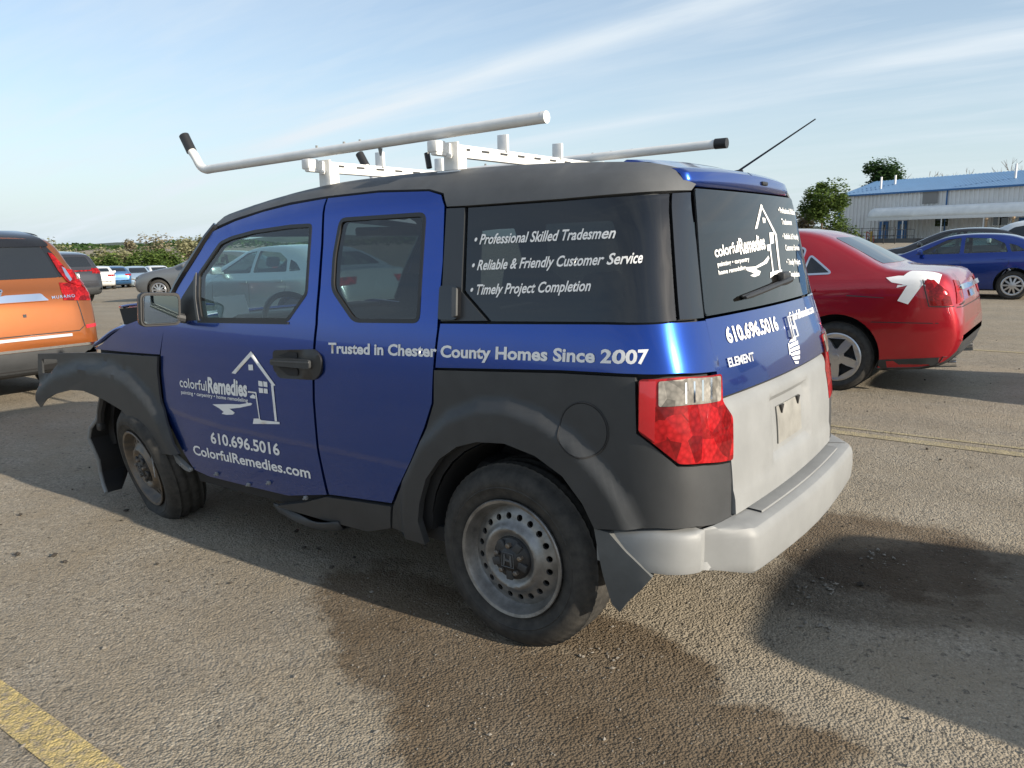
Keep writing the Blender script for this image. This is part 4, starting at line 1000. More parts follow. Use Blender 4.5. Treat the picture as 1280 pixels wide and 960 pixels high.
TAURUS = dict(x0=-3.92, x1=1.045, W=.955, wb=2.87, R=.338, rim='five', tumble=.14,
  plan=[(-3.92,.62),(-3.80,.80),(-3.5,.93),(-2.9,.985),(-1.2,1.0),(.1,1.0),(.55,.985),(.84,.945),(.98,.88),(1.025,.83),(1.045,.78)],
  bot=[(-3.92,.40),(-3.75,.24),(-3.3,.19),(0,.19),(.5,.22),(.88,.28),(1.01,.40),(1.045,.50)],
  top=[(-3.92,.62),(-3.85,.76),(-3.65,.87),(-3.2,.95),(-2.55,1.03),(-2.35,1.07),(-1.55,1.44),(-1.15,1.525),(-.6,1.555),(-.28,1.51),(.02,1.375),(.34,1.205),(.46,1.178),(.70,1.168),(.86,1.145),(.94,1.07),(1.0,.92),(1.045,.70)],
  belt=[(-3.92,.58),(-3.6,.80),(-2.5,.96),(-1,1.02),(0,1.08),(.5,1.10),(.86,1.04),(1.045,.66)],
  side=[[(-2.0,1.06),(-1.12,1.09),(-1.12,1.43),(-1.40,1.38)],[(-1.05,1.09),(-.42,1.11),(-.38,1.36),(-.60,1.42),(-1.05,1.44)],[(-.36,1.12),(-.10,1.135),(-.32,1.30)]],
  ws=[(-.62,1.10),(.62,1.10),(.52,1.44),(-.52,1.44)], bl=[(-.60,1.22),(.60,1.22),(.50,1.47),(-.50,1.47)], mirror=(-1.95,1.08), trim=M['chrome'],
  tail_side=[[(.72,1.08),(.79,1.085),(.91,.98),(.95,.86),(.79,.86)]], tail=[[(.50,1.06),(.70,1.08),(.77,.87),(.56,.90)]], head=[[(.5,.72),(.8,.78),(.8,.66),(.5,.62)]],
  valance=[[(.36,.14),(.95,.19),(.99,.40),(.39,.335)]], valance_rear=[[(-.7,.33),(.7,.33),(.72,.44),(-.72,.44)]],
  seams=[[(.30,.69),(.86,.70)],[(-.36,1.06),(-.34,.8),(-.42,.6)],[(-1.08,1.05),(-1.10,.3)]], handles=[(-1.25,.93),(-.32,.97)])
KIA = dict(x0=-3.55, x1=1.07, W=.90, wb=2.70, R=.318, rim='ten', tumble=.14, open=True, cab=(-2.05,.35),
  plan=[(-3.55,.60),(-3.42,.80),(-3.1,.93),(-2.6,.985),(-1.2,1.0),(.1,1.0),(.6,.97),(.9,.90),(1.02,.82),(1.07,.72)],
  bot=[(-3.55,.40),(-3.4,.24),(-3.0,.18),(0,.18),(.5,.22),(.9,.28),(1.03,.40),(1.07,.50)],
  top=[(-3.55,.58),(-3.48,.70),(-3.2,.83),(-2.55,.97),(-2.3,1.01),(-1.5,1.36),(-1.15,1.435),(-.6,1.455),(-.1,1.41),(.30,1.27),(.62,1.11),(.75,1.085),(.95,1.07),(1.0,.98),(1.05,.80),(1.07,.66)],
  belt=[(-3.55,.55),(-3.2,.76),(-2.3,.90),(-1,.95),(0,1.00),(.6,1.03),(.95,.98),(1.07,.64)],
  side=[[(-2.0,.985),(-1.08,1.015),(-1.08,1.37),(-1.35,1.33)],[(-1.0,1.02),(-.14,1.05),(-.22,1.24),(-.45,1.345),(-1.0,1.375)],[(-.08,1.055),(.20,1.075),(.02,1.19),(-.14,1.24)]],
  ws=[(-.60,1.03),(.60,1.03),(.52,1.36),(-.52,1.36)], bl=[(-.58,1.14),(.58,1.14),(.50,1.34),(-.50,1.34)], mirror=(-1.85,1.0),
  tail_side=[[(.72,.97),(.98,.96),(1.0,.84),(.86,.84)]], tail=[[(.40,.97),(.74,.97),(.74,.84),(.46,.86)]], head=[[(.45,.66),(.75,.74),(.76,.64),(.48,.58)]], grille=[[(-.4,.50),(.4,.50),(.42,.62),(-.42,.62)]],
  seams=[[(-1.04,.98),(-1.06,.24)],[(-.12,1.02),(-.10,.8),(-.32,.5)],[(-2.06,.95),(-2.12,.3)]], handles=[(-1.18,.86),(-.26,.90)])
SUV = dict(x0=-3.80, x1=1.02, W=.955, wb=2.82, R=.36, rim='five', tumble=.10,
  plan=[(-3.80,.66),(-3.68,.82),(-3.4,.93),(-2.8,.985),(-1.2,1.0),(.2,1.0),(.65,.985),(.9,.95),(.99,.92),(1.02,.88)],
  bot=[(-3.80,.45),(-3.65,.28),(-3.2,.22),(0,.22),(.5,.24),(.9,.28),(1.0,.36),(1.02,.44)],
  top=[(-3.80,.66),(-3.74,.84),(-3.5,.96),(-2.7,1.08),(-2.4,1.13),(-1.6,1.54),(-1.2,1.64),(-.5,1.69),(.2,1.665),(.58,1.60),(.70,1.53),(.80,1.30),(.88,1.12),(.95,1.02),(.99,.86),(1.02,.60)],
  belt=[(-3.80,.62),(-3.5,.86),(-2.5,1.0),(-1,1.05),(0,1.10),(.6,1.14),(.80,1.12),(.92,1.0),(1.02,.58)],
  side=[[(-2.0,1.10),(-1.12,1.12),(-1.12,1.53),(-1.40,1.48)],[(-1.04,1.12),(-.22,1.15),(-.22,1.50),(-1.04,1.54)],[(-.14,1.16),(.42,1.22),(.36,1.42),(-.14,1.49)]],
  ws=[(-.66,1.16),(.66,1.16),(.56,1.56),(-.56,1.56)], bl=[(-.66,1.20),(.66,1.20),(.55,1.52),(-.55,1.52)], mirror=(-1.9,1.12),
  tail_side=[[(.62,1.16),(.86,1.12),(.92,1.0),(.74,1.0)]], tail=[[(.62,1.15),(.86,1.13),(.88,.96),(.60,.98)]], head=[[(.5,.80),(.84,.86),(.84,.74),(.5,.72)]], grille=[[(-.42,.55),(.42,.55),(.45,.78),(-.45,.78)]],
  valance=[[(-2.40,.25),(-.42,.25),(-.42,.34),(-2.40,.34)],[(.44,.27),(.90,.30),(.90,.46),(.42,.42)]], valance_rear=[[(-.84,.32),(.84,.32),(.86,.52),(-.86,.52)]],
  seams=[[(-1.08,1.08),(-1.10,.34)],[(-.18,1.12),(-.16,.8),(-.36,.5)]], handles=[(-1.22,.95),(-.32,.98)])
def plate(pan, y=0, z=.8, w=.30, h=.13): return pan('number_plate', M['white'], fillet([(y-w/2, z-h/2), (y+w/2, z-h/2), (y+w/2, z+h/2), (y-w/2, z+h/2)], .01), 'rear', off=.010, thick=.004)

# the lot falls away gently towards the far left
def gz(x, y):
    t = max(0, min(1, (-16-x)/40)); k = max(0, min(1, (75-y)/35)); k = k*k*(3-2*k)
    return -1.55*t*k*(1 if t < 1 else 1)
def at(px_, d):
    v = _f+_r*((px_-640)/FPX); s = d/math.hypot(v.x, v.y); x, y = CAM_POS.x+v.x*s, CAM_POS.y+v.y*s
    return (x, y, gz(x, y))
far_at = at
# red sedan beside the wagon
red, sur, pan, _ = build_car('parked_car', 'red sedan with a white arrow-like mark on its rear wing', TAURUS, paint('red_paint', (.43,.010,.020), .6, .28), (-.29, 5.80, 0))
mk = pan('white_mark', M['white'], [(.515,.895),(.605,.865),(.745,1.105),(.625,1.115)], 'side', off=.003, thick=.0, step=.02)
pan('white_stroke', M['white'], [(.40,1.10),(.455,1.06),(.60,1.035),(.66,1.06),(.72,1.118),(.50,1.118)], 'side', par=mk, off=.0035, thick=.0, step=.02)
pan('white_stroke', M['white'], [(.50,-.935),(.83,-.90),(.84,-.78),(.60,-.80)], 'top', par=mk, off=.003, thick=.0, step=.03)
for mir in (False, True): pan('lamp_gap', M['shell'], ribbon([(.705,1.085),(.775,.85),(.96,.85)], .010), 'side', off=.0075, thick=0, mirror=mir)
pan('lamp_gap', M['shell'], ribbon([(-.50,1.13),(-.56,.88),(-.72,.86)], .012), 'rear', off=.008, thick=0)
pan('body_gap', M['shell'], ribbon([(-.78,.84),(.78,.84)], .010), 'rear', off=.002, thick=0)
pan('boot_trim', M['chrome'], fillet([(-.66,.985),(.72,.985),(.72,1.025),(-.66,1.025)], .015), 'rear', off=.03, thick=.03)
pan('tail_garnish', M['chrome'], [(-.16,.90),(.16,.90),(.16,.96),(-.16,.96)], 'rear', off=.012)
pan('body_crease', M['clad'], fillet([(.06,.925),(.40,.915),(.40,.921),(.08,.936)], .002), 'side', off=.001, thick=0)
for s in (-1, 1):
    mb = MB(); mb.tube([(.80, s*.62, .30), (1.0, s*.62, .32)], .045, n=14); mb.build('tailpipe', M['chrome'], red)
# blue compact sedan on the right
kia, sur, pan, _ = build_car('parked_car', 'dark blue compact sedan seen from its side with silver alloy wheels', KIA, paint('deep_blue_paint', (.010,.040,.24), .75, .28), (.255, 18.50, 0))
# orange crossover at the left edge
mur, sur, pan, _ = build_car('parked_car', 'orange crossover showing its tailgate and chrome strip at the left edge', SUV, paint('orange_paint', (.35,.105,.024), .75, .30), (-7.50, .02, 0))
pan('rear_pillar_trim', M['gloss'], [(.64,1.20),(.74,1.21),(.66,1.42),(.60,1.52),(.50,1.56),(-.50,1.56),(-.60,1.52),(-.66,1.42),(-.74,1.21),(-.64,1.20),(-.56,1.50),(-.48,1.53),(.48,1.53),(.56,1.50)], 'rear', off=.004, step=.05)
for s in (-1, 1):
    P = [(s*a, b) for a, b in ((.60,1.44),(.64,1.43),(.73,1.275),(.89,1.245),(.925,1.19),(.915,1.12),(.80,1.105),(.70,1.15),(.645,1.27))]
    t_ = pan('tail_light', M['red_lens'], P, 'rear', off=.014, thick=.012, step=.04)
    pan('clear_lens', M['clear_lens'], [(s*a, b) for a, b in ((.80,1.235),(.885,1.222),(.90,1.17),(.80,1.17))], 'rear', par=t_, off=.018, step=.04)
    pan('clear_lens', M['chrome'], [(s*a, b) for a, b in ((.69,1.30),(.715,1.28),(.75,1.17),(.725,1.15),(.70,1.21))], 'rear', par=t_, off=.018, step=.04)
    pan('rear_reflector', M['red_flat'], [(s*a, b) for a, b in ((.77,.69),(.92,.70),(.93,.735),(.77,.725))], 'rear', off=.006, step=.04)
    pan('exhaust_finisher', M['black'], fillet([(s*a, b) for a, b in ((.30,.33),(.62,.34),(.60,.39),(.30,.38))], .01), 'rear', off=.014, step=.05)
pan('rear_spoiler', M['gloss'], fillet([(-.64,1.50),(.64,1.50),(.56,1.655),(-.56,1.655)], .04), 'rear', off=.012, thick=.02)
pan('lower_trim', M['clad'], [(-.80,.26),(.80,.26),(.84,.33),(-.84,.33)], 'rear', off=.004, thick=.006)
for mir in (False, True): pan('rear_pillar_trim', M['gloss'], [(.44,1.24),(.70,1.22),(.62,1.42),(.52,1.58),(.22,1.60),(.39,1.44)], 'side', off=.004, mirror=mir)
pan('chrome_strip', M['chrome'], fillet([(-.46,.985),(.46,.985),(.40,1.045),(-.40,1.045)], .012), 'rear', off=.026, thick=.024)
pan('bumper_trim', M['chrome'], [(-.88,.525),(.88,.525),(.87,.550),(-.87,.550)], 'rear', off=.014, thick=.01)
pan('scuff_plate', M['alloy'], [(-.62,.628),(.62,.628),(.62,.655),(-.62,.655)], 'rear', off=.012)
pan('panel_gap', M['shell'], ribbon([(-.72,1.06),(-.76,.72),(-.70,.675),(.70,.675),(.76,.72),(.72,1.06)], .010), 'rear', off=.002, thick=0)
e = pan('emblem', M['chrome'], [(.075*math.cos(k*math.pi/14), 1.095+.065*math.sin(k*math.pi/14)) for k in range(28)], 'rear', off=.012, holes=[[(.058*math.cos(k*math.pi/14), 1.095+.048*math.sin(k*math.pi/14)) for k in range(28)]], thick=.01, step=.03)
pan('emblem_bar', M['chrome'], [(-.085,1.082),(.085,1.082),(.085,1.108),(-.085,1.108)], 'rear', par=e, off=.014, thick=.01)
mb = MB(); lettering('', None, None, 'NISSAN', (-.07,1.087), (.07,1.087), .016, sur['rear'], bold=.02, mb=mb, off=.016); mb.build('lettering', M['black'], e, None, fix=False)
mb = MB(); lettering('', None, None, 'MURANO', (.50,1.000), (.72,1.004), .028, sur['rear'], bold=.02, mb=mb, off=.006, space=1.3); mb.build('model_badge', M['chrome'], mur, None, fix=False)
mb = MB(); mb.box((.985, .22, .86), (.02, .03, .03)); mb.build('parking_sensor', M['clad'], mur)
mb = MB(); mb.tube([(.80, -.28, 1.27), (.80, .38, 1.245)], .010, n=6); mb.build('rear_wiper', M['black'], mur)
mb = MB(); mb.tube([(.30, .0, 1.665), (.40, .0, 1.70), (.50, .0, 1.80)], [.018, .008, .003], n=8); mb.build('antenna', M['black'], mur)
def rails(root, z=0, y=.60):
    for s in (-1, 1):
        mb = MB(); mb.tube(smooth_path([(.46, s*y, 1.615+z), (.36, s*y, 1.685+z), (-.2, s*y, 1.735+z), (-1.0, s*y, 1.72+z), (-1.3, s*y, 1.63+z)], 4), .016, n=8); mb.build('roof_rail', M['black'], root)
# maroon crossover behind it, and a dark grey one further off
mar, sur, pan, _ = build_car('parked_car', 'maroon crossover with roof rails behind the orange one', SUV, paint('maroon_paint', (.085,.008,.018), .4, .3), (-12.9, 2.42, 0)); rails(mar); plate(pan)
exp_, sur, pan, _ = build_car('parked_car', 'dark grey crossover with a white plate beyond the maroon one', SUV, paint('charcoal_paint', (.035,.036,.042), .4, .32), (-25.8, 9.35, gz(-25.8, 9.35))); plate(pan, 0, .90, .34, .16)
pan('tail_band', M['red_lens'], [(-.60,1.05),(.60,1.05),(.60,1.09),(-.60,1.09)], 'rear', off=.006)
# sedans further down the lot
GREY = dict(KIA)
gs, sur, pan, _ = build_car('parked_car', 'grey sedan across the aisle, its front wheel left of the wagon\'s windscreen pillar', GREY, paint('grey_paint', (.15,.16,.17), .5, .3), (-19.95, 12.65, gz(-21, 11.5)), rad(40))
ss, sur, pan, _ = build_car('parked_car', 'pale silver-blue sedan, near, seen through the wagon\'s front door window', KIA, paint('silver_paint', (.36,.43,.46), .5, .28), (-8.55, 5.86, 0), 0)  # added car, stands in for the sedan reflected in the door glass
bk, sur, pan, _ = build_car('parked_car', 'black sedan behind the blue compact sedan', KIA, paint('black_paint', (.012,.012,.014), .2, .25), (-.25, 22.4, 0.0)); bk.scale = (1.07, 1.07, 1.10)
cpe, sur, pan, _ = build_car('parked_car', 'low dark grey coupe roof showing over the red sedan\'s boot', dict(KIA, open=False, rim='seven'), paint('slate_paint', (.09,.098,.105), .5, .3), (-1.12, 10.4, 0), 0, cut=False); cpe.scale = (.92, 1, .835)
wh, sur, pan, _ = build_car('parked_car', 'white crossover at the right edge behind the blue sedan', SUV, paint('white_paint', (.70,.72,.72), .1, .3), (1.35, 22.6, 0)); wh.scale = (1.03, 1.03, 1.08)
WP = paint('far_white', (.72,.72,.70), .1, .3); BP = paint('far_blue', (.03,.11,.25), .4, .3); LP = paint('far_silver_blue', (.38,.48,.56), .4, .3)
far0, _, _, _ = build_car('parked_car', 'small white sedan far off, beside the far blue car', dict(KIA, open=False), WP, far_at(139, 57), rad(-25), cut=False)
def recolour(c, m):
    for ch in c.children:
        if ch.name.split('.')[0] in ('body', 'door_mirror', 'door_handle'):
            ch.data = ch.data.copy(); ch.data.materials[0] = m
for loc, rz, m, lab in ((far_at(159, 60), -20, BP, 'small blue car far off, between two pale cars'), (far_at(181, 63), 160, LP, 'pale silver-blue car far off, facing this way with its bonnet lit'), (far_at(205, 66), 165, WP, 'white car far off, mostly hidden behind the grey sedan'), (far_at(120, 64), -20, BP, 'blue car far off, mostly hidden behind the dark grey crossover')):
    c = copy_tree(far0); c.location = loc; c.rotation_euler = (0, 0, rad(rz)); c['label'] = lab; recolour(c, m)
# dark crossover by the building, far right
fs_, sur, pan, _ = build_car('parked_car', 'small black crossover in front of the metal building\'s left end', SUV, paint('far_black', (.015,.016,.02), .3, .3), (-27.5, 107, 0), rad(35), cut=False)
for loc, rz, m, lab in (((-34.5, 112, 0), 20, BP, 'dark blue car half hidden left of the black crossover by the trees'),):
    c = copy_tree(fs_); c.location = loc; c.rotation_euler = (0, 0, rad(rz)); c['label'] = lab; recolour(c, m)
# the next row behind the photographer, whose shadows fall into the picture
c1, sur, pan, _ = build_car('parked_car', 'silver crossover in the row behind, its shadow reaching the wagon\'s bumper', SUV, LP, (5.54, .42, 0), math.pi, cut=False)
c2 = copy_tree(c1); c2.location = (4.75, 6.05, 0); c2['label'] = 'white crossover in the row behind, its shadow falling beside the red sedan'; recolour(c2, WP)
# ------------------------------------------------------------------ ground
def ground_mat(name, paintcol=None):
    m, t, p = new_mat(name); L = t.links
    tc = N(t, 'ShaderNodeTexCoord')
    # every sheet shares world coordinates (objects sit at the origin unscaled)
    co = tc.outputs['Object']
    def mth(op, a, b=None, clamp=False):
        n = N(t, 'ShaderNodeMath', operation=op); n.use_clamp = clamp
        for i, v in enumerate((a, b)):
            if v is None: continue
            if isinstance(v, (int, float)): n.inputs[i].default_value = v
            else: L.new(v, n.inputs[i])
        return n.outputs[0]
    def noise(sc, det=4.0, rough=.6):
        n = N(t, 'ShaderNodeTexNoise', Scale=sc, Detail=det, Roughness=rough); L.new(co, n.inputs[0]); return n.outputs[0]
    def ramp(v, stops):
        r = N(t, 'ShaderNodeValToRGB'); el = r.color_ramp.elements
        while len(el) < len(stops): el.new(.5)
        for e, (q, c) in zip(el, stops): e.position = q; e.color = (*c, 1) if len(c) == 3 else c
        L.new(v, r.inputs[0]); return r.outputs[0]
    def mix(f, a, b, blend='MIX'):
        n = N(t, 'ShaderNodeMix', data_type='RGBA', blend_type=blend)
        for i, v in ((0, f), (6, a), (7, b)):
            if isinstance(v, (int, float)): n.inputs[i].default_value = v
            elif isinstance(v, tuple): n.inputs[i].default_value = (*v, 1)
            else: L.new(v, n.inputs[i])
        return n.outputs[2]
    v1 = N(t, 'ShaderNodeTexVoronoi', Scale=105.0); L.new(co, v1.inputs[0]); v1.feature = 'F1'
    v2 = N(t, 'ShaderNodeTexVoronoi', Scale=190.0); L.new(co, v2.inputs[0])
    big = noise(.35, 5); mid = noise(2.3, 6, .65); fine = noise(34, 5, .62); gr = noise(130, 3)
    stone = ramp(v1.outputs['Color'], [(0, (.085,.078,.068)), (.45, (.165,.152,.135)), (.8, (.225,.205,.178)), (1, (.30,.27,.23))])
    sepc = N(t, 'ShaderNodeSeparateColor'); L.new(v1.outputs['Color'], sepc.inputs[0])
    stone = ramp(sepc.outputs[0], [(0, (.10,.09,.072)), (.4, (.26,.23,.182)), (.8, (.35,.315,.255)), (1, (.56,.51,.42))])
    base = mix(.55, stone, ramp(fine, [(.25, (.115,.100,.078)), (.5, (.285,.250,.195)), (.75, (.47,.415,.325))]))
    base = mix(ramp(mid, [(.35, (0,0,0)), (.68, (.8,.8,.8))]), base, (.235,.195,.138))
    base = mix(ramp(big, [(.40, (0,0,0)), (.65, (.45,.45,.45))]), base, (.19,.168,.135))
    # long faint sweeps left by traffic further off
    mpn = N(t, 'ShaderNodeMapping'); mpn.inputs['Scale'].default_value = (.10, 1.1, 1); L.new(co, mpn.inputs[0])
    sw = N(t, 'ShaderNodeTexNoise', Scale=1.0, Detail=5.0); L.new(mpn.outputs[0], sw.inputs[0])
    base = mix(ramp(sw.outputs[0], [(.42, (0,0,0)), (.7, (.5,.5,.5))]), base, (.34,.285,.205))
    # pits where the fine binder has gone
    pits = ramp(noise(16, 5, .7), [(.28, (1,1,1)), (.38, (0,0,0))])
    base = mix(mth('MULTIPLY', pits, .6), base, (.045,.041,.036))
    dn = N(t, 'ShaderNodeTexNoise', Scale=60.0, Detail=2.0); L.new(co, dn.inputs[0])
    dv = N(t, 'ShaderNodeVectorMath', operation='MULTIPLY_ADD'); L.new(dn.outputs['Color'], dv.inputs[0]); dv.inputs[1].default_value = (.035, .035, 0); L.new(co, dv.inputs[2])
    v4 = N(t, 'ShaderNodeTexVoronoi', Scale=40.0); L.new(dv.outputs[0], v4.inputs[0]); sep4 = N(t, 'ShaderNodeSeparateColor'); L.new(v4.outputs['Color'], sep4.inputs[0])
    hole = mth('MULTIPLY', mth('LESS_THAN', sep4.outputs[0], mth('MULTIPLY', noise(1.1, 3), .17)), mth('LESS_THAN', v4.outputs['Distance'], .40))
    base = mix(mth('MULTIPLY', hole, .6), base, (.075,.067,.056))
    # oil and water stains with their own outlines
    def blot(cx, cy, rx, ry, ang, soft=.34, wob=.75):
        mp_ = N(t, 'ShaderNodeMapping'); mp_.vector_type = 'TEXTURE'; mp_.inputs['Location'].default_value = (cx, cy, 0); mp_.inputs['Rotation'].default_value = (0, 0, rad(ang)); mp_.inputs['Scale'].default_value = (rx, ry, 1)
        L.new(co, mp_.inputs[0])
        ln = N(t, 'ShaderNodeVectorMath', operation='LENGTH'); L.new(mp_.outputs[0], ln.inputs[0])
        d = mth('ADD', ln.outputs['Value'], mth('MULTIPLY', mth('SUBTRACT', noise(3.4, 8, .72), .5), wob*2))
        mr = N(t, 'ShaderNodeMapRange'); mr.interpolation_type = 'SMOOTHSTEP'; L.new(d, mr.inputs[0]); mr.inputs[1].default_value = 1+soft*.5; mr.inputs[2].default_value = 1-soft*.5
        return mr.outputs[0]
    stain = None
    for a in ((-.50,-.95,.62,.30,-24), (-.20,-1.12,.40,.28,10), (.35,-1.20,.55,.42,5), (.80,-1.05,.45,.26,25), (.42,-.70,.40,.20,-15), (.95,.85,.5,.55,0)):
        b = blot(*a); stain = b if stain is None else mth('MAXIMUM', stain, b)
    damp = None
    for a in ((1.10,.50,.62,.40,40), (1.45,.75,.5,.5,0)):
        b = blot(*a, wob=.22); damp = b if damp is None else mth('MAXIMUM', damp, b)
    base = mix(mth('MULTIPLY', stain, mth('ADD', .50, mth('MULTIPLY', mid, .5))), base, mix(.5, (.075,.050,.028), mix(1.0, base, (.42,.325,.225), 'MULTIPLY')))
    base = mix(mth('MULTIPLY', damp, .75), base, mix(1.0, base, (.36,.33,.30), 'MULTIPLY'))
    spots = ramp(noise(5.5, 3, .5), [(.22, (1,1,1)), (.27, (0,0,0))])
    base = mix(mth('MULTIPLY', spots, .55), base, (.04,.036,.032))
    if paintcol:
        wear = ramp(noise(24, 8, .75), [(.36, (0,0,0)), (.55, (1,1,1))])
        base = mix(mth('MULTIPLY', wear, paintcol[1]), base, paintcol[0])
    L.new(base, p.inputs['Base Color'])
    p.inputs['Roughness'].default_value = .88; p.inputs['Specular IOR Level'].default_value = .25
    v3 = N(t, 'ShaderNodeTexVoronoi', Scale=48.0); L.new(co, v3.inputs[0])
    dome = mth('SUBTRACT', .55, v1.outputs['Distance']); dome3 = mth('MULTIPLY', mth('SUBTRACT', .5, v3.outputs['Distance']), sepc.outputs[1])
    hgt = mth('ADD', mth('MULTIPLY', dome, .75), mth('ADD', mth('MULTIPLY', dome3, .9), mth('ADD', mth('MULTIPLY', fine, .40), mth('ADD', mth('MULTIPLY', v2.outputs['Distance'], -.2), mth('ADD', mth('MULTIPLY', pits, -.9), mth('MULTIPLY', hole, -.8))))))
    b1 = N(t, 'ShaderNodeBump', Strength=.85, Distance=.0085); L.new(hgt, b1.inputs['Height'])
    b2 = N(t, 'ShaderNodeBump', Strength=.5, Distance=.03); L.new(noise(4.5, 4), b2.inputs['Height']); L.new(b1.outputs[0], b2.inputs['Normal'])
    L.new(b2.outputs[0], p.inputs['Normal'])
    return m
GM = ground_mat('lot_surface')
gx = [-4000,-1500,-600,-300,-200,-140,-100,-80,-70]+[-64+2*k for k in range(28)]+[-8,0,20,100,600,3000]; gy = [-600,-100,-40,-20,-10,0,5,10,20,30,36]+[40+2.5*k for k in range(16)]+[85,100,140,200,400,1000,5000]
mb = MB(); mb.grid([[Vector((x, y, gz(x, y))) for x in gx] for y in gy]); g = mb.build('ground', GM, None, fix=False); g['kind'] = 'structure'
LM = ground_mat('worn_yellow_paint', ((.52,.40,.16), .85)); LM2 = ground_mat('faded_yellow_paint', ((.46,.38,.19), .5))
for x0, x1, y, w, m in ((-6.2, .9, -2.165, .125, LM), (-5.6, 2.4, 3.17, .12, LM2), (-5.6, 2.4, 3.36, .05, LM2), (-5.6, 2.0, 8.6, .10, LM2)):
    mb = MB(); mb.add([(x0, y-w/2, .004), (x1, y-w/2, .004), (x1, y+w/2, .004), (x0, y+w/2, .004)], [(0, 1, 2, 3)]); o = mb.build('painted_line', m, None, fix=False); o['kind'] = 'structure'
# loose chippings over the near tarmac
mb = MB(); rnd = random.Random(3)
def chip(x, y, s):
    T = Matrix.Translation((x, y, s*.25)) @ Matrix.Rotation(rnd.uniform(0, 6.3), 4, 'Z') @ Matrix.Rotation(rnd.uniform(-.5, .5), 4, 'X')
    a, b, c = s*rnd.uniform(.7, 1.3), s*rnd.uniform(.5, 1), s*rnd.uniform(.35, .7)
    mb.add([(-a*.5, 0, 0), (a*.5, .1*b, 0), (0, -b*.5, .05*c), (0, b*.5, 0), (.1*a, .1*b, c*.5), (0, 0, -c*.5)], [(0,2,4),(2,1,4),(1,3,4),(3,0,4),(2,0,5),(1,2,5),(3,1,5),(0,3,5)], T)
for _ in range(15000):
    u = rnd.random()**1.3; d = 1.2+6.5*u; a = rnd.uniform(-1.30, .08); x = CAM_POS.x+math.sin(a)*d*1.1; y = CAM_POS.y+math.cos(a)*d
    chip(x, y, .004+.006*rnd.random()**2+(.014*rnd.random() if rnd.random() < .03 else 0))
for cx, cy in ((.78,.18), (.85,.30), (.95,.75), (.36,-.78), (.88,-.1)):
    for _ in range(26): chip(cx+rnd.gauss(0, .06), cy+rnd.gauss(0, .06), .006+.022*rnd.random()**2)
o = mb.build('loose_chippings', mat('chipping_stone', (.21,.19,.16), .9, vary=(60, .5)), None, fix=False, sharp=10); tag(o, 'loose grey stone chippings scattered over the near tarmac', 'gravel', kind='stuff')
mb = MB()
for _ in range(380):
    a = rnd.uniform(-1.25, .12); d = 3.5+16*rnd.random()**1.4; x, y = CAM_POS.x+math.sin(a)*d, CAM_POS.y+math.cos(a)*d
    chip(x, y, .010+.035*rnd.random()**3)
o = mb.build('dirt_clods', mat('dark_dirt', (.045,.038,.03), .9, vary=(40, .4)), None, fix=False, sharp=10); tag(o, 'dark crumbs of dirt and leaf litter strewn over the lot', 'dirt', kind='stuff')
# low ridge on the horizon
mb = MB(); rows = []
for k in range(81):
    a = rad(-86+76*k/80); d = 1900; x, y = d*math.sin(a), d*math.cos(a); h = 9+7*math.sin(k*.19)+3*math.sin(k*.53+1)+1.5*math.sin(k*1.3)
    rows.append([Vector((x*.93, y*.93, -2)), Vector((x*.97, y*.97, h*.75)), Vector((x, y, h)), Vector((x*1.05, y*1.05, -2))])
mb.grid(rows); o = mb.build('hills', mat('wooded_ridge', (.045,.065,.045), .9, vary=(.02, .4)), None); o['kind'] = 'structure'
# ------------------------------------------------------------------ trees
def leaf_mat(name, a, b):
    m, t, p = new_mat(name); tc = N(t, 'ShaderNodeTexCoord'); n = N(t, 'ShaderNodeTexNoise', Scale=1.1, Detail=3.0); t.links.new(tc.outputs['Object'], n.inputs[0])
    r = N(t, 'ShaderNodeValToRGB'); r.color_ramp.elements[0].position = .35; r.color_ramp.elements[1].position = .65; r.color_ramp.elements[0].color = (*a, 1); r.color_ramp.elements[1].color = (*b, 1)
    t.links.new(n.outputs[0], r.inputs[0]); t.links.new(r.outputs[0], p.inputs['Base Color']); p.inputs['Roughness'].default_value = .7; p.inputs['Specular IOR Level'].default_value = .2
    tl_ = N(t, 'ShaderNodeBsdfTranslucent'); t.links.new(r.outputs[0], tl_.inputs[0]); mx = N(t, 'ShaderNodeMixShader'); mx.inputs[0].default_value = .35
    t.links.new(p.outputs[0], mx.inputs[1]); t.links.new(tl_.outputs[0], mx.inputs[2]); t.links.new(mx.outputs[0], t.nodes['Material Output'].inputs[0]); return m
BARK = mat('bark', (.11,.085,.06), .9, vary=(8, .3))
L1 = leaf_mat('fresh_leaves', (.055,.10,.022), (.12,.17,.04)); L2 = leaf_mat('olive_leaves', (.09,.13,.035), (.19,.23,.07)); L3 = leaf_mat('blossom_leaves', (.19,.20,.10), (.36,.345,.21)); L4 = leaf_mat('dark_leaves', (.025,.06,.018), (.06,.11,.03)); L5 = leaf_mat('pale_leaves', (.22,.20,.13), (.34,.30,.20))
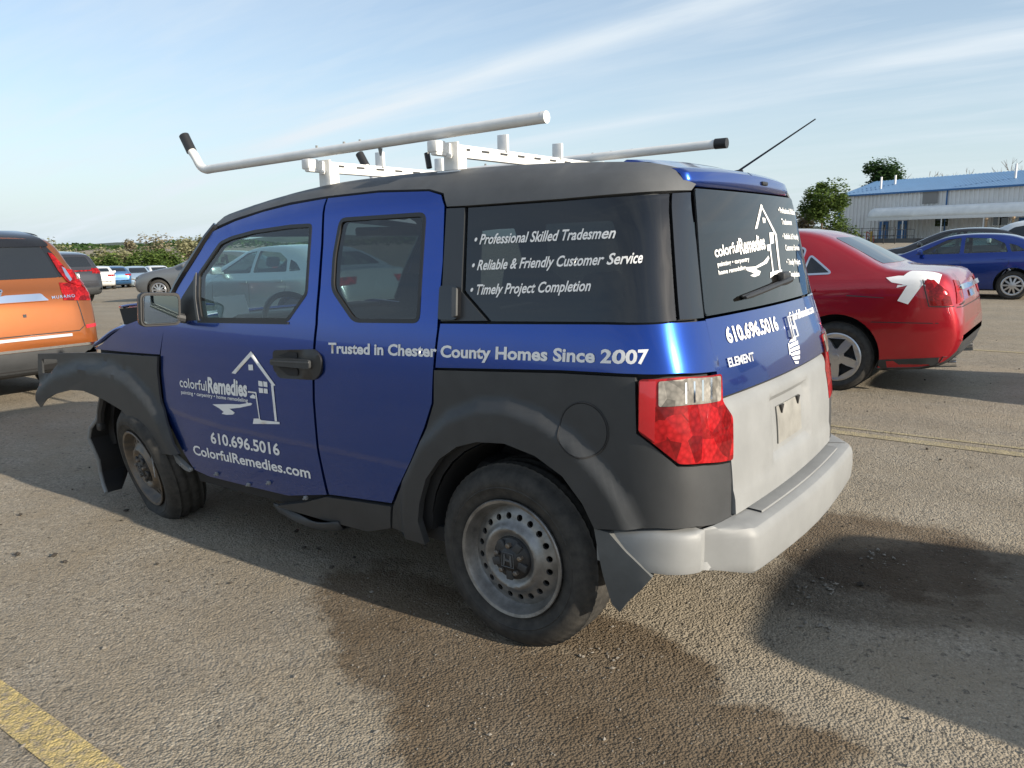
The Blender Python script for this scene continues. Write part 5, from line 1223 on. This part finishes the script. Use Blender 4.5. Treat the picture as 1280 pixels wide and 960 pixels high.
def tree(name, label, cat, loc, h, w, m, leaves, size, seed, trunk=.25, group=None, sparse=0):
    r = random.Random(seed); root = thing(name, label, cat, loc, 0, group)
    mb = MB(); th = h*trunk; lobes = []
    mb.tube([(0, 0, -.1), (.02*h*r.uniform(-1, 1), 0, th), (.03*h*r.uniform(-1, 1), .02*h, h*.7)], [h*.022, h*.017, h*.004], n=7)
    for k in range(9):
        a = r.uniform(0, 6.3); z0 = th+(h*.45)*r.random(); e = Vector((math.cos(a)*w*.36*r.uniform(.5, 1), math.sin(a)*w*.36*r.uniform(.5, 1), z0+h*r.uniform(.10, .28)))
        mb.tube([(0, 0, z0), e*.5+Vector((0, 0, z0*.45)), e], [h*.009, h*.006, h*.002], n=5); lobes.append((e, w*r.uniform(.14, .24)))
    for k in range(6): lobes.append((Vector((r.gauss(0, w*.13), r.gauss(0, w*.13), h*r.uniform(.55, .92))), w*r.uniform(.13, .22)))
    if trunk < .2:
        for k in range(8): lobes.append((Vector((r.uniform(-.42, .42)*w, r.uniform(-.42, .42)*w, h*r.uniform(.15, .5))), w*r.uniform(.12, .2)))
    mb.build('trunk', BARK, root)
    fo = MB()
    for k in range(leaves):
        c, R = lobes[r.randrange(len(lobes))]
        d = Vector((r.gauss(0, 1), r.gauss(0, 1), r.gauss(0, .8))).normalized()*R*(r.random()**.45)*(1.25 if r.random() < .08 else 1)
        p = c+d; p.z = max(.05, p.z); s = size*r.uniform(.5, 1.3)
        q = Matrix.Translation(p) @ Matrix.Rotation(r.uniform(0, 6.3), 4, 'Z') @ Matrix.Rotation(r.uniform(-1.2, 1.2), 4, 'X')
        fo.add([(-s*.5, 0, 0), (0, -s*.32, .06*s), (s*.5, 0, 0), (0, s*.32, .06*s)], [(0, 1, 2, 3)], q)
    fo.build('crown', m, root, None, fix=False); return root
def bare(label, loc, h, seed, group):
    r = random.Random(seed); root = thing('bare_tree', label, 'tree', loc, 0, group); mb = MB()
    def br(p, d, l, rr, n):
        e = p+d*l; mb.tube([p, (p+e)/2+Vector((r.gauss(0, .04), r.gauss(0, .04), 0))*l, e], [rr, rr*.8, rr*.55], n=4)
        if n:
            for _ in range(3): br(e if r.random() < .6 else (p+e)/2, (d+Vector((r.gauss(0, .42), r.gauss(0, .42), r.uniform(0, .3)))).normalized(), l*.66, rr*.6, n-1)
    br(Vector((0, 0, 0)), Vector((0, 0, 1)), h*.42, h*.014, 4); mb.build('trunk', BARK, root); return root
# left tree line beyond the lot: (pixel column of its middle, distance, height, width, kind)
KINDS = {'o': ('shrub', 'bush', L2, .05), 'f': ('flowering_tree', 'tree', L3, .22), 'g': ('shrub', 'bush', L1, .05), 'p': ('flowering_tree', 'tree', L5, .30)}
LINE = [(72,86,3.6,7,'f','pale blossoming tree rising over the maroon crossover\'s tail'),(96,90,2.9,6,'o','olive bush directly left of the dark grey crossover\'s roof'),(118,84,2.4,5,'o','low olive bush over the dark grey crossover\'s right edge'),
 (133,88,2.0,5,'g','low green bush first right of the dark grey crossover'),(147,80,2.3,5,'g','dense green bush above the far white sedan'),(158,86,2.9,5,'f','yellowish blossoming bush above the far blue car'),(170,90,2.7,5,'o','olive bush between the blossoming bush and the thin pale tree'),
 (180,100,3.7,3.2,'p','thin pale tree with sparse twigs in the middle of the tree line'),(192,84,2.5,5,'g','fresh green bush under the tall cream tree'),(203,80,2.4,4.5,'g','bright green bush behind the grey sedan\'s bonnet'),(212,86,3.9,4.2,'p','tall cream-coloured tree, the highest left of the wagon'),(224,84,2.6,5,'g','green bush behind the grey sedan\'s roof'),(256,88,4.0,5,'f','pale tree peeping over the wagon\'s windscreen pillar'),
 (40,92,2.8,7,'o','olive bush hidden low behind the orange crossover\'s roof')]
for i, (px_, d, h, w, k, lab) in enumerate(LINE):
    nm, ct, m, tr = KINDS[k]; tree(nm, lab, ct, at(px_, d), h*.93, w*.8, m, 2200 if k != 'p' else 900, .30, 40+i, tr, 'trees and bushes along the far edge of the lot')
far_wood = MB(); r = random.Random(9)
for k in range(9000):
    a = rad(r.uniform(-80, -20)); d = 240+60*r.random(); z = gz(d*math.sin(a), d*math.cos(a))+1.0*r.random()**.6*(1.9+.5*math.sin(a*30)+.4*math.sin(a*71)); s = r.uniform(.8, 1.6)
    q = Matrix.Translation((d*math.sin(a), d*math.cos(a), z)) @ Matrix.Rotation(r.uniform(0, 6.3), 4, 'Z') @ Matrix.Rotation(r.uniform(-1.2, 1.2), 4, 'X')
    far_wood.add([(-s*.5, 0, 0), (0, -s*.35, 0), (s*.5, 0, 0), (0, s*.35, 0)], [(0, 1, 2, 3)], q)
o = far_wood.build('far_wood', L4, None, None, fix=False); tag(o, 'low dark wood along the horizon behind the lot', 'wood', kind='stuff')
tree('broadleaf_tree', 'fresh green tree standing left of the blue-roofed building', 'tree', at(1016, 128), 8.8, 8.4, L1, 7500, .46, 5, .20, 'trees by the building')
tree('broadleaf_tree', 'tall darker tree rising above the left end of the blue roof', 'tree', at(1085, 158), 14.0, 8.5, L4, 7500, .5, 6, .35, 'trees by the building')
tree('broadleaf_tree', 'small dark tree just off the corner of the blue-roofed building', 'tree', at(1045, 150), 8.6, 5.0, L4, 3000, .40, 8, .2, 'trees by the building')
tree('shrub', 'brownish bush left of the green tree by the building', 'bush', at(1000, 132), 5.6, 5.5, L5, 3000, .36, 10, .08, 'trees by the building')
tree('shrub', 'low green bush under the trees behind the red sedan\'s roof', 'bush', at(1034, 132), 3.4, 7.0, L1, 2600, .36, 11, .05, 'trees by the building')
for i, (px_, h) in enumerate(((1113, 12.2), (1129, 12.6), (1143, 12.8), (1160, 12.0), (1180, 12.3), (1198, 12.4), (1232, 13.6), (1253, 14.2), (1266, 13.3))):
    bare('bare grey tree poking over the blue roof', at(px_, 178), h*1.02, 60+i, 'bare trees behind the building')
# ------------------------------------------------------------------ metal building
A = Vector((-33.4, 139.1, 0)); B = Vector((-6.19, 127.3, 0)); E_ = (B-A).normalized(); Nn = Vector((E_.y, -E_.x, 0))   # outward, towards the lot
BL = (B-A).length*1.75; BH, BR, BD = 7.7, 10.2, 9.0
bld = thing('metal_building', 'long ribbed metal building with blue roof and white canopy', 'building', tuple(A), math.atan2(E_.y, E_.x))
# local axes: x along the front, -y out of it
siding = mat('white_metal_siding', (.74,.72,.69), .5, vary=(.6, .06)); bluetrim = mat('blue_metal', (.030,.13,.32), .45); roofm = mat('blue_metal_roof', (.06,.15,.29), .40, vary=(.5, .08))
mb = MB(); sec = []
x = 0.0
while x < BL:
    sec += [(x, 0), (x+.34, 0), (x+.38, -.17), (x+.54, -.17), (x+.60, 0)]; x += .68
rows = [[Vector((a, b, 0)) for a, b in sec], [Vector((a, b, BH)) for a, b in sec]]
mb.grid(rows, flip=True); mb.build('front_wall', siding, bld, sharp=15)
mb = MB(); mb.prism([(.06, 0), (2*BD, 0), (2*BD, BH), (BD, BR), (.06, BH)], 'x', 0, .15); mb.prism([(.06, 0), (2*BD, 0), (2*BD, BH), (BD, BR), (.06, BH)], 'x', BL-.15, BL); mb.box((BL/2, 2*BD, BH/2), (BL, .15, BH)); mb.build('end_wall', bluetrim, bld)
mb = MB(); rows = []
sec = []; x = -.3
while x < BL+.3:
    sec += [(x, 0), (x+.50, 0), (x+.53, .07), (x+.57, .07), (x+.60, 0)]; x += .60
for y, z in ((-.35, BH-.04), (BD, BR), (2*BD+.35, BH-.04)): rows.append([Vector((a, y, z+b)) for a, b in sec])
mb.grid(rows); mb.build('roof', roofm, bld, sharp=15)
mb = MB(); mb.box((BL/2, -.42, BH-.12), (BL+.6, .16, .26)); mb.box((.0, -.19, BH/2), (.34, .10, BH)); mb.box((18.4, -.24, BH*.60), (.16, .10, BH*.78)); mb.box((36, -.24, BH/2), (.16, .10, BH)); mb.build('gutter', bluetrim, bld)
mb = MB(); mb.box((15.8, -.22, 6.6), (2.4, .05, 1.8)); mb.build('dark_panel', mat('taupe_siding', (.24,.225,.21), .6), bld)
for x_, y_, h in ((5.2, 3.0, 1.9), (6.0, 5.5, 1.5), (25.6, 4.0, 2.0)):
    mb = MB(); z_ = BH+(BR-BH)*y_/BD; mb.tube([(x_, y_, z_-.2), (x_, y_, z_+h)], .16, n=10); mb.build('vent_pipe', M['white'], bld)
for x_, lab in ((8.4, 0), (11.6, 0), (29.6, 0)):
    mb = MB(); mb.box((x_, -.22, 1.75), (1.5, .10, 3.0)); d = mb.build('door', bluetrim, bld)
    mb = MB(); mb.box((x_+.05, -.28, 2.35), (.75, .03, .8)); mb.build('door_light', M['g_dark'], d)
for x_ in (17.9, 26.4):
    mb = MB(); mb.box((x_, -.22, 2.95), (2.2, .06, 1.5)); f_ = mb.build('window', M['white'], bld)
    mb = MB(); mb.box((x_, -.26, 2.95), (2.0, .04, 1.3)); mb.build('pane', M['g_dark'], f_)
# arched canopy along the front
mb = MB(); rows = []; c0, c1_ = 8.3, 32.6
for k in range(13):
    a = math.pi*k/12; rows.append([Vector((x_, -2.4-1.9*math.cos(a), 3.75+1.55*math.sin(a))) for x_ in [c0+(c1_-c0)*i/24 for i in range(25)]])
mb.grid(rows); cn = mb.build('canopy_roof', mat('white_canopy', (.78,.77,.73), .55, vary=(.8, .1)), bld); cn.modifiers.new('thickness', 'SOLIDIFY').thickness = .06
mb = MB(); mb.box(((c0+c1_)/2, -4.32, 3.55), (c1_-c0, .06, .42)); mb.build('canopy_skirt', M['rack'], cn)
for x_ in (c0+.1, c0+6, c0+12, c0+18, c1_-.1):
    mb = MB(); mb.tube([(x_, -4.25, 0), (x_, -4.25, 3.8)], .09, n=8); mb.tube([(x_, -.5, 0), (x_, -.5, 3.8)], .09, n=8); mb.build('canopy_post', M['rack'], cn)
mb = MB()
for z_ in (1.0, 1.9): mb.tube([(9.0, -4.6, z_), (16.5, -4.6, z_)], .05, n=6)
for k in range(6): mb.tube([(9.0+1.5*k, -4.6, .6), (9.0+1.5*k, -4.6, 1.9)], .05, n=6)
mb.box((12.7, -3.3, .30), (8.0, 2.4, .6)); mb.build('entrance_ramp', mat('grey_ramp', (.16,.15,.14), .8), bld)
def world_of(x_, y_): return A+E_*x_-Nn*y_
for x_, c, lab in ((7.6, (.45,.10,.05), 'red barrier rail at the left end of the canopy'), (9.6, (.45,.10,.05), 'red barrier rail beside the first blue door')):
    p = world_of(x_, -5.2); root = thing('barrier_rail', lab, 'barrier', tuple(p), math.atan2(E_.y, E_.x), 'barriers by the entrance'); mm = mat('red_rail', c, .5)
    mb = MB(); mb.tube([(-.6, 0, 1.7), (.7, 0, .9)], .07, n=6); mb.tube([(-.6, 0, 1.1), (.7, 0, .3)], .05, n=6); mb.build('rail', mm, root)
    for q in (-.6, .7):
        mb = MB(); mb.tube([(q, 0, 0), (q, 0, 1.7 if q < 0 else .9)], .07, n=6); mb.build('post', mm, root)
for x_, h, lab in ((10.1, 1.7, 'yellow bollard in front of the entrance ramp'), (27.4, 3.2, 'tan wrapped post left of the right-hand blue door'), (30.9, 3.3, 'tan wrapped post right of the right-hand blue door')):
    p = world_of(x_, -5.6); root = thing('bollard', lab, 'bollard', tuple(p), 0, 'posts in front of the building')
    mb = MB(); mb.lathe([(.001, 0), (.15, 0), (.15, h*.9), (.22, h*.92), (.22, h), (.001, h+.06)], 12, Matrix.Rotation(rad(90), 4, 'X')); mb.build('post', mat('yellow_post' if h < 2 else 'tan_post', (.45,.28,.05) if h < 2 else (.36,.25,.15), .6), root)
# chain-link fence along the left of the building
fen = thing('chain_fence', 'dark post fence under the trees left of the building', 'fence', at(1035, 124), rad(-18))
for k in range(12):
    mb = MB(); mb.tube([(-9+1.6*k, 0, 0), (-9+1.6*k, 0, 2.2)], .06, n=6); mb.build('post', M['shell'], fen)
mb = MB()
for z_ in (.15, 1.1, 2.1): mb.tube([(-9, 0, z_), (8.6, 0, z_)], .03, n=5)
mb.build('rail', M['shell'], fen)
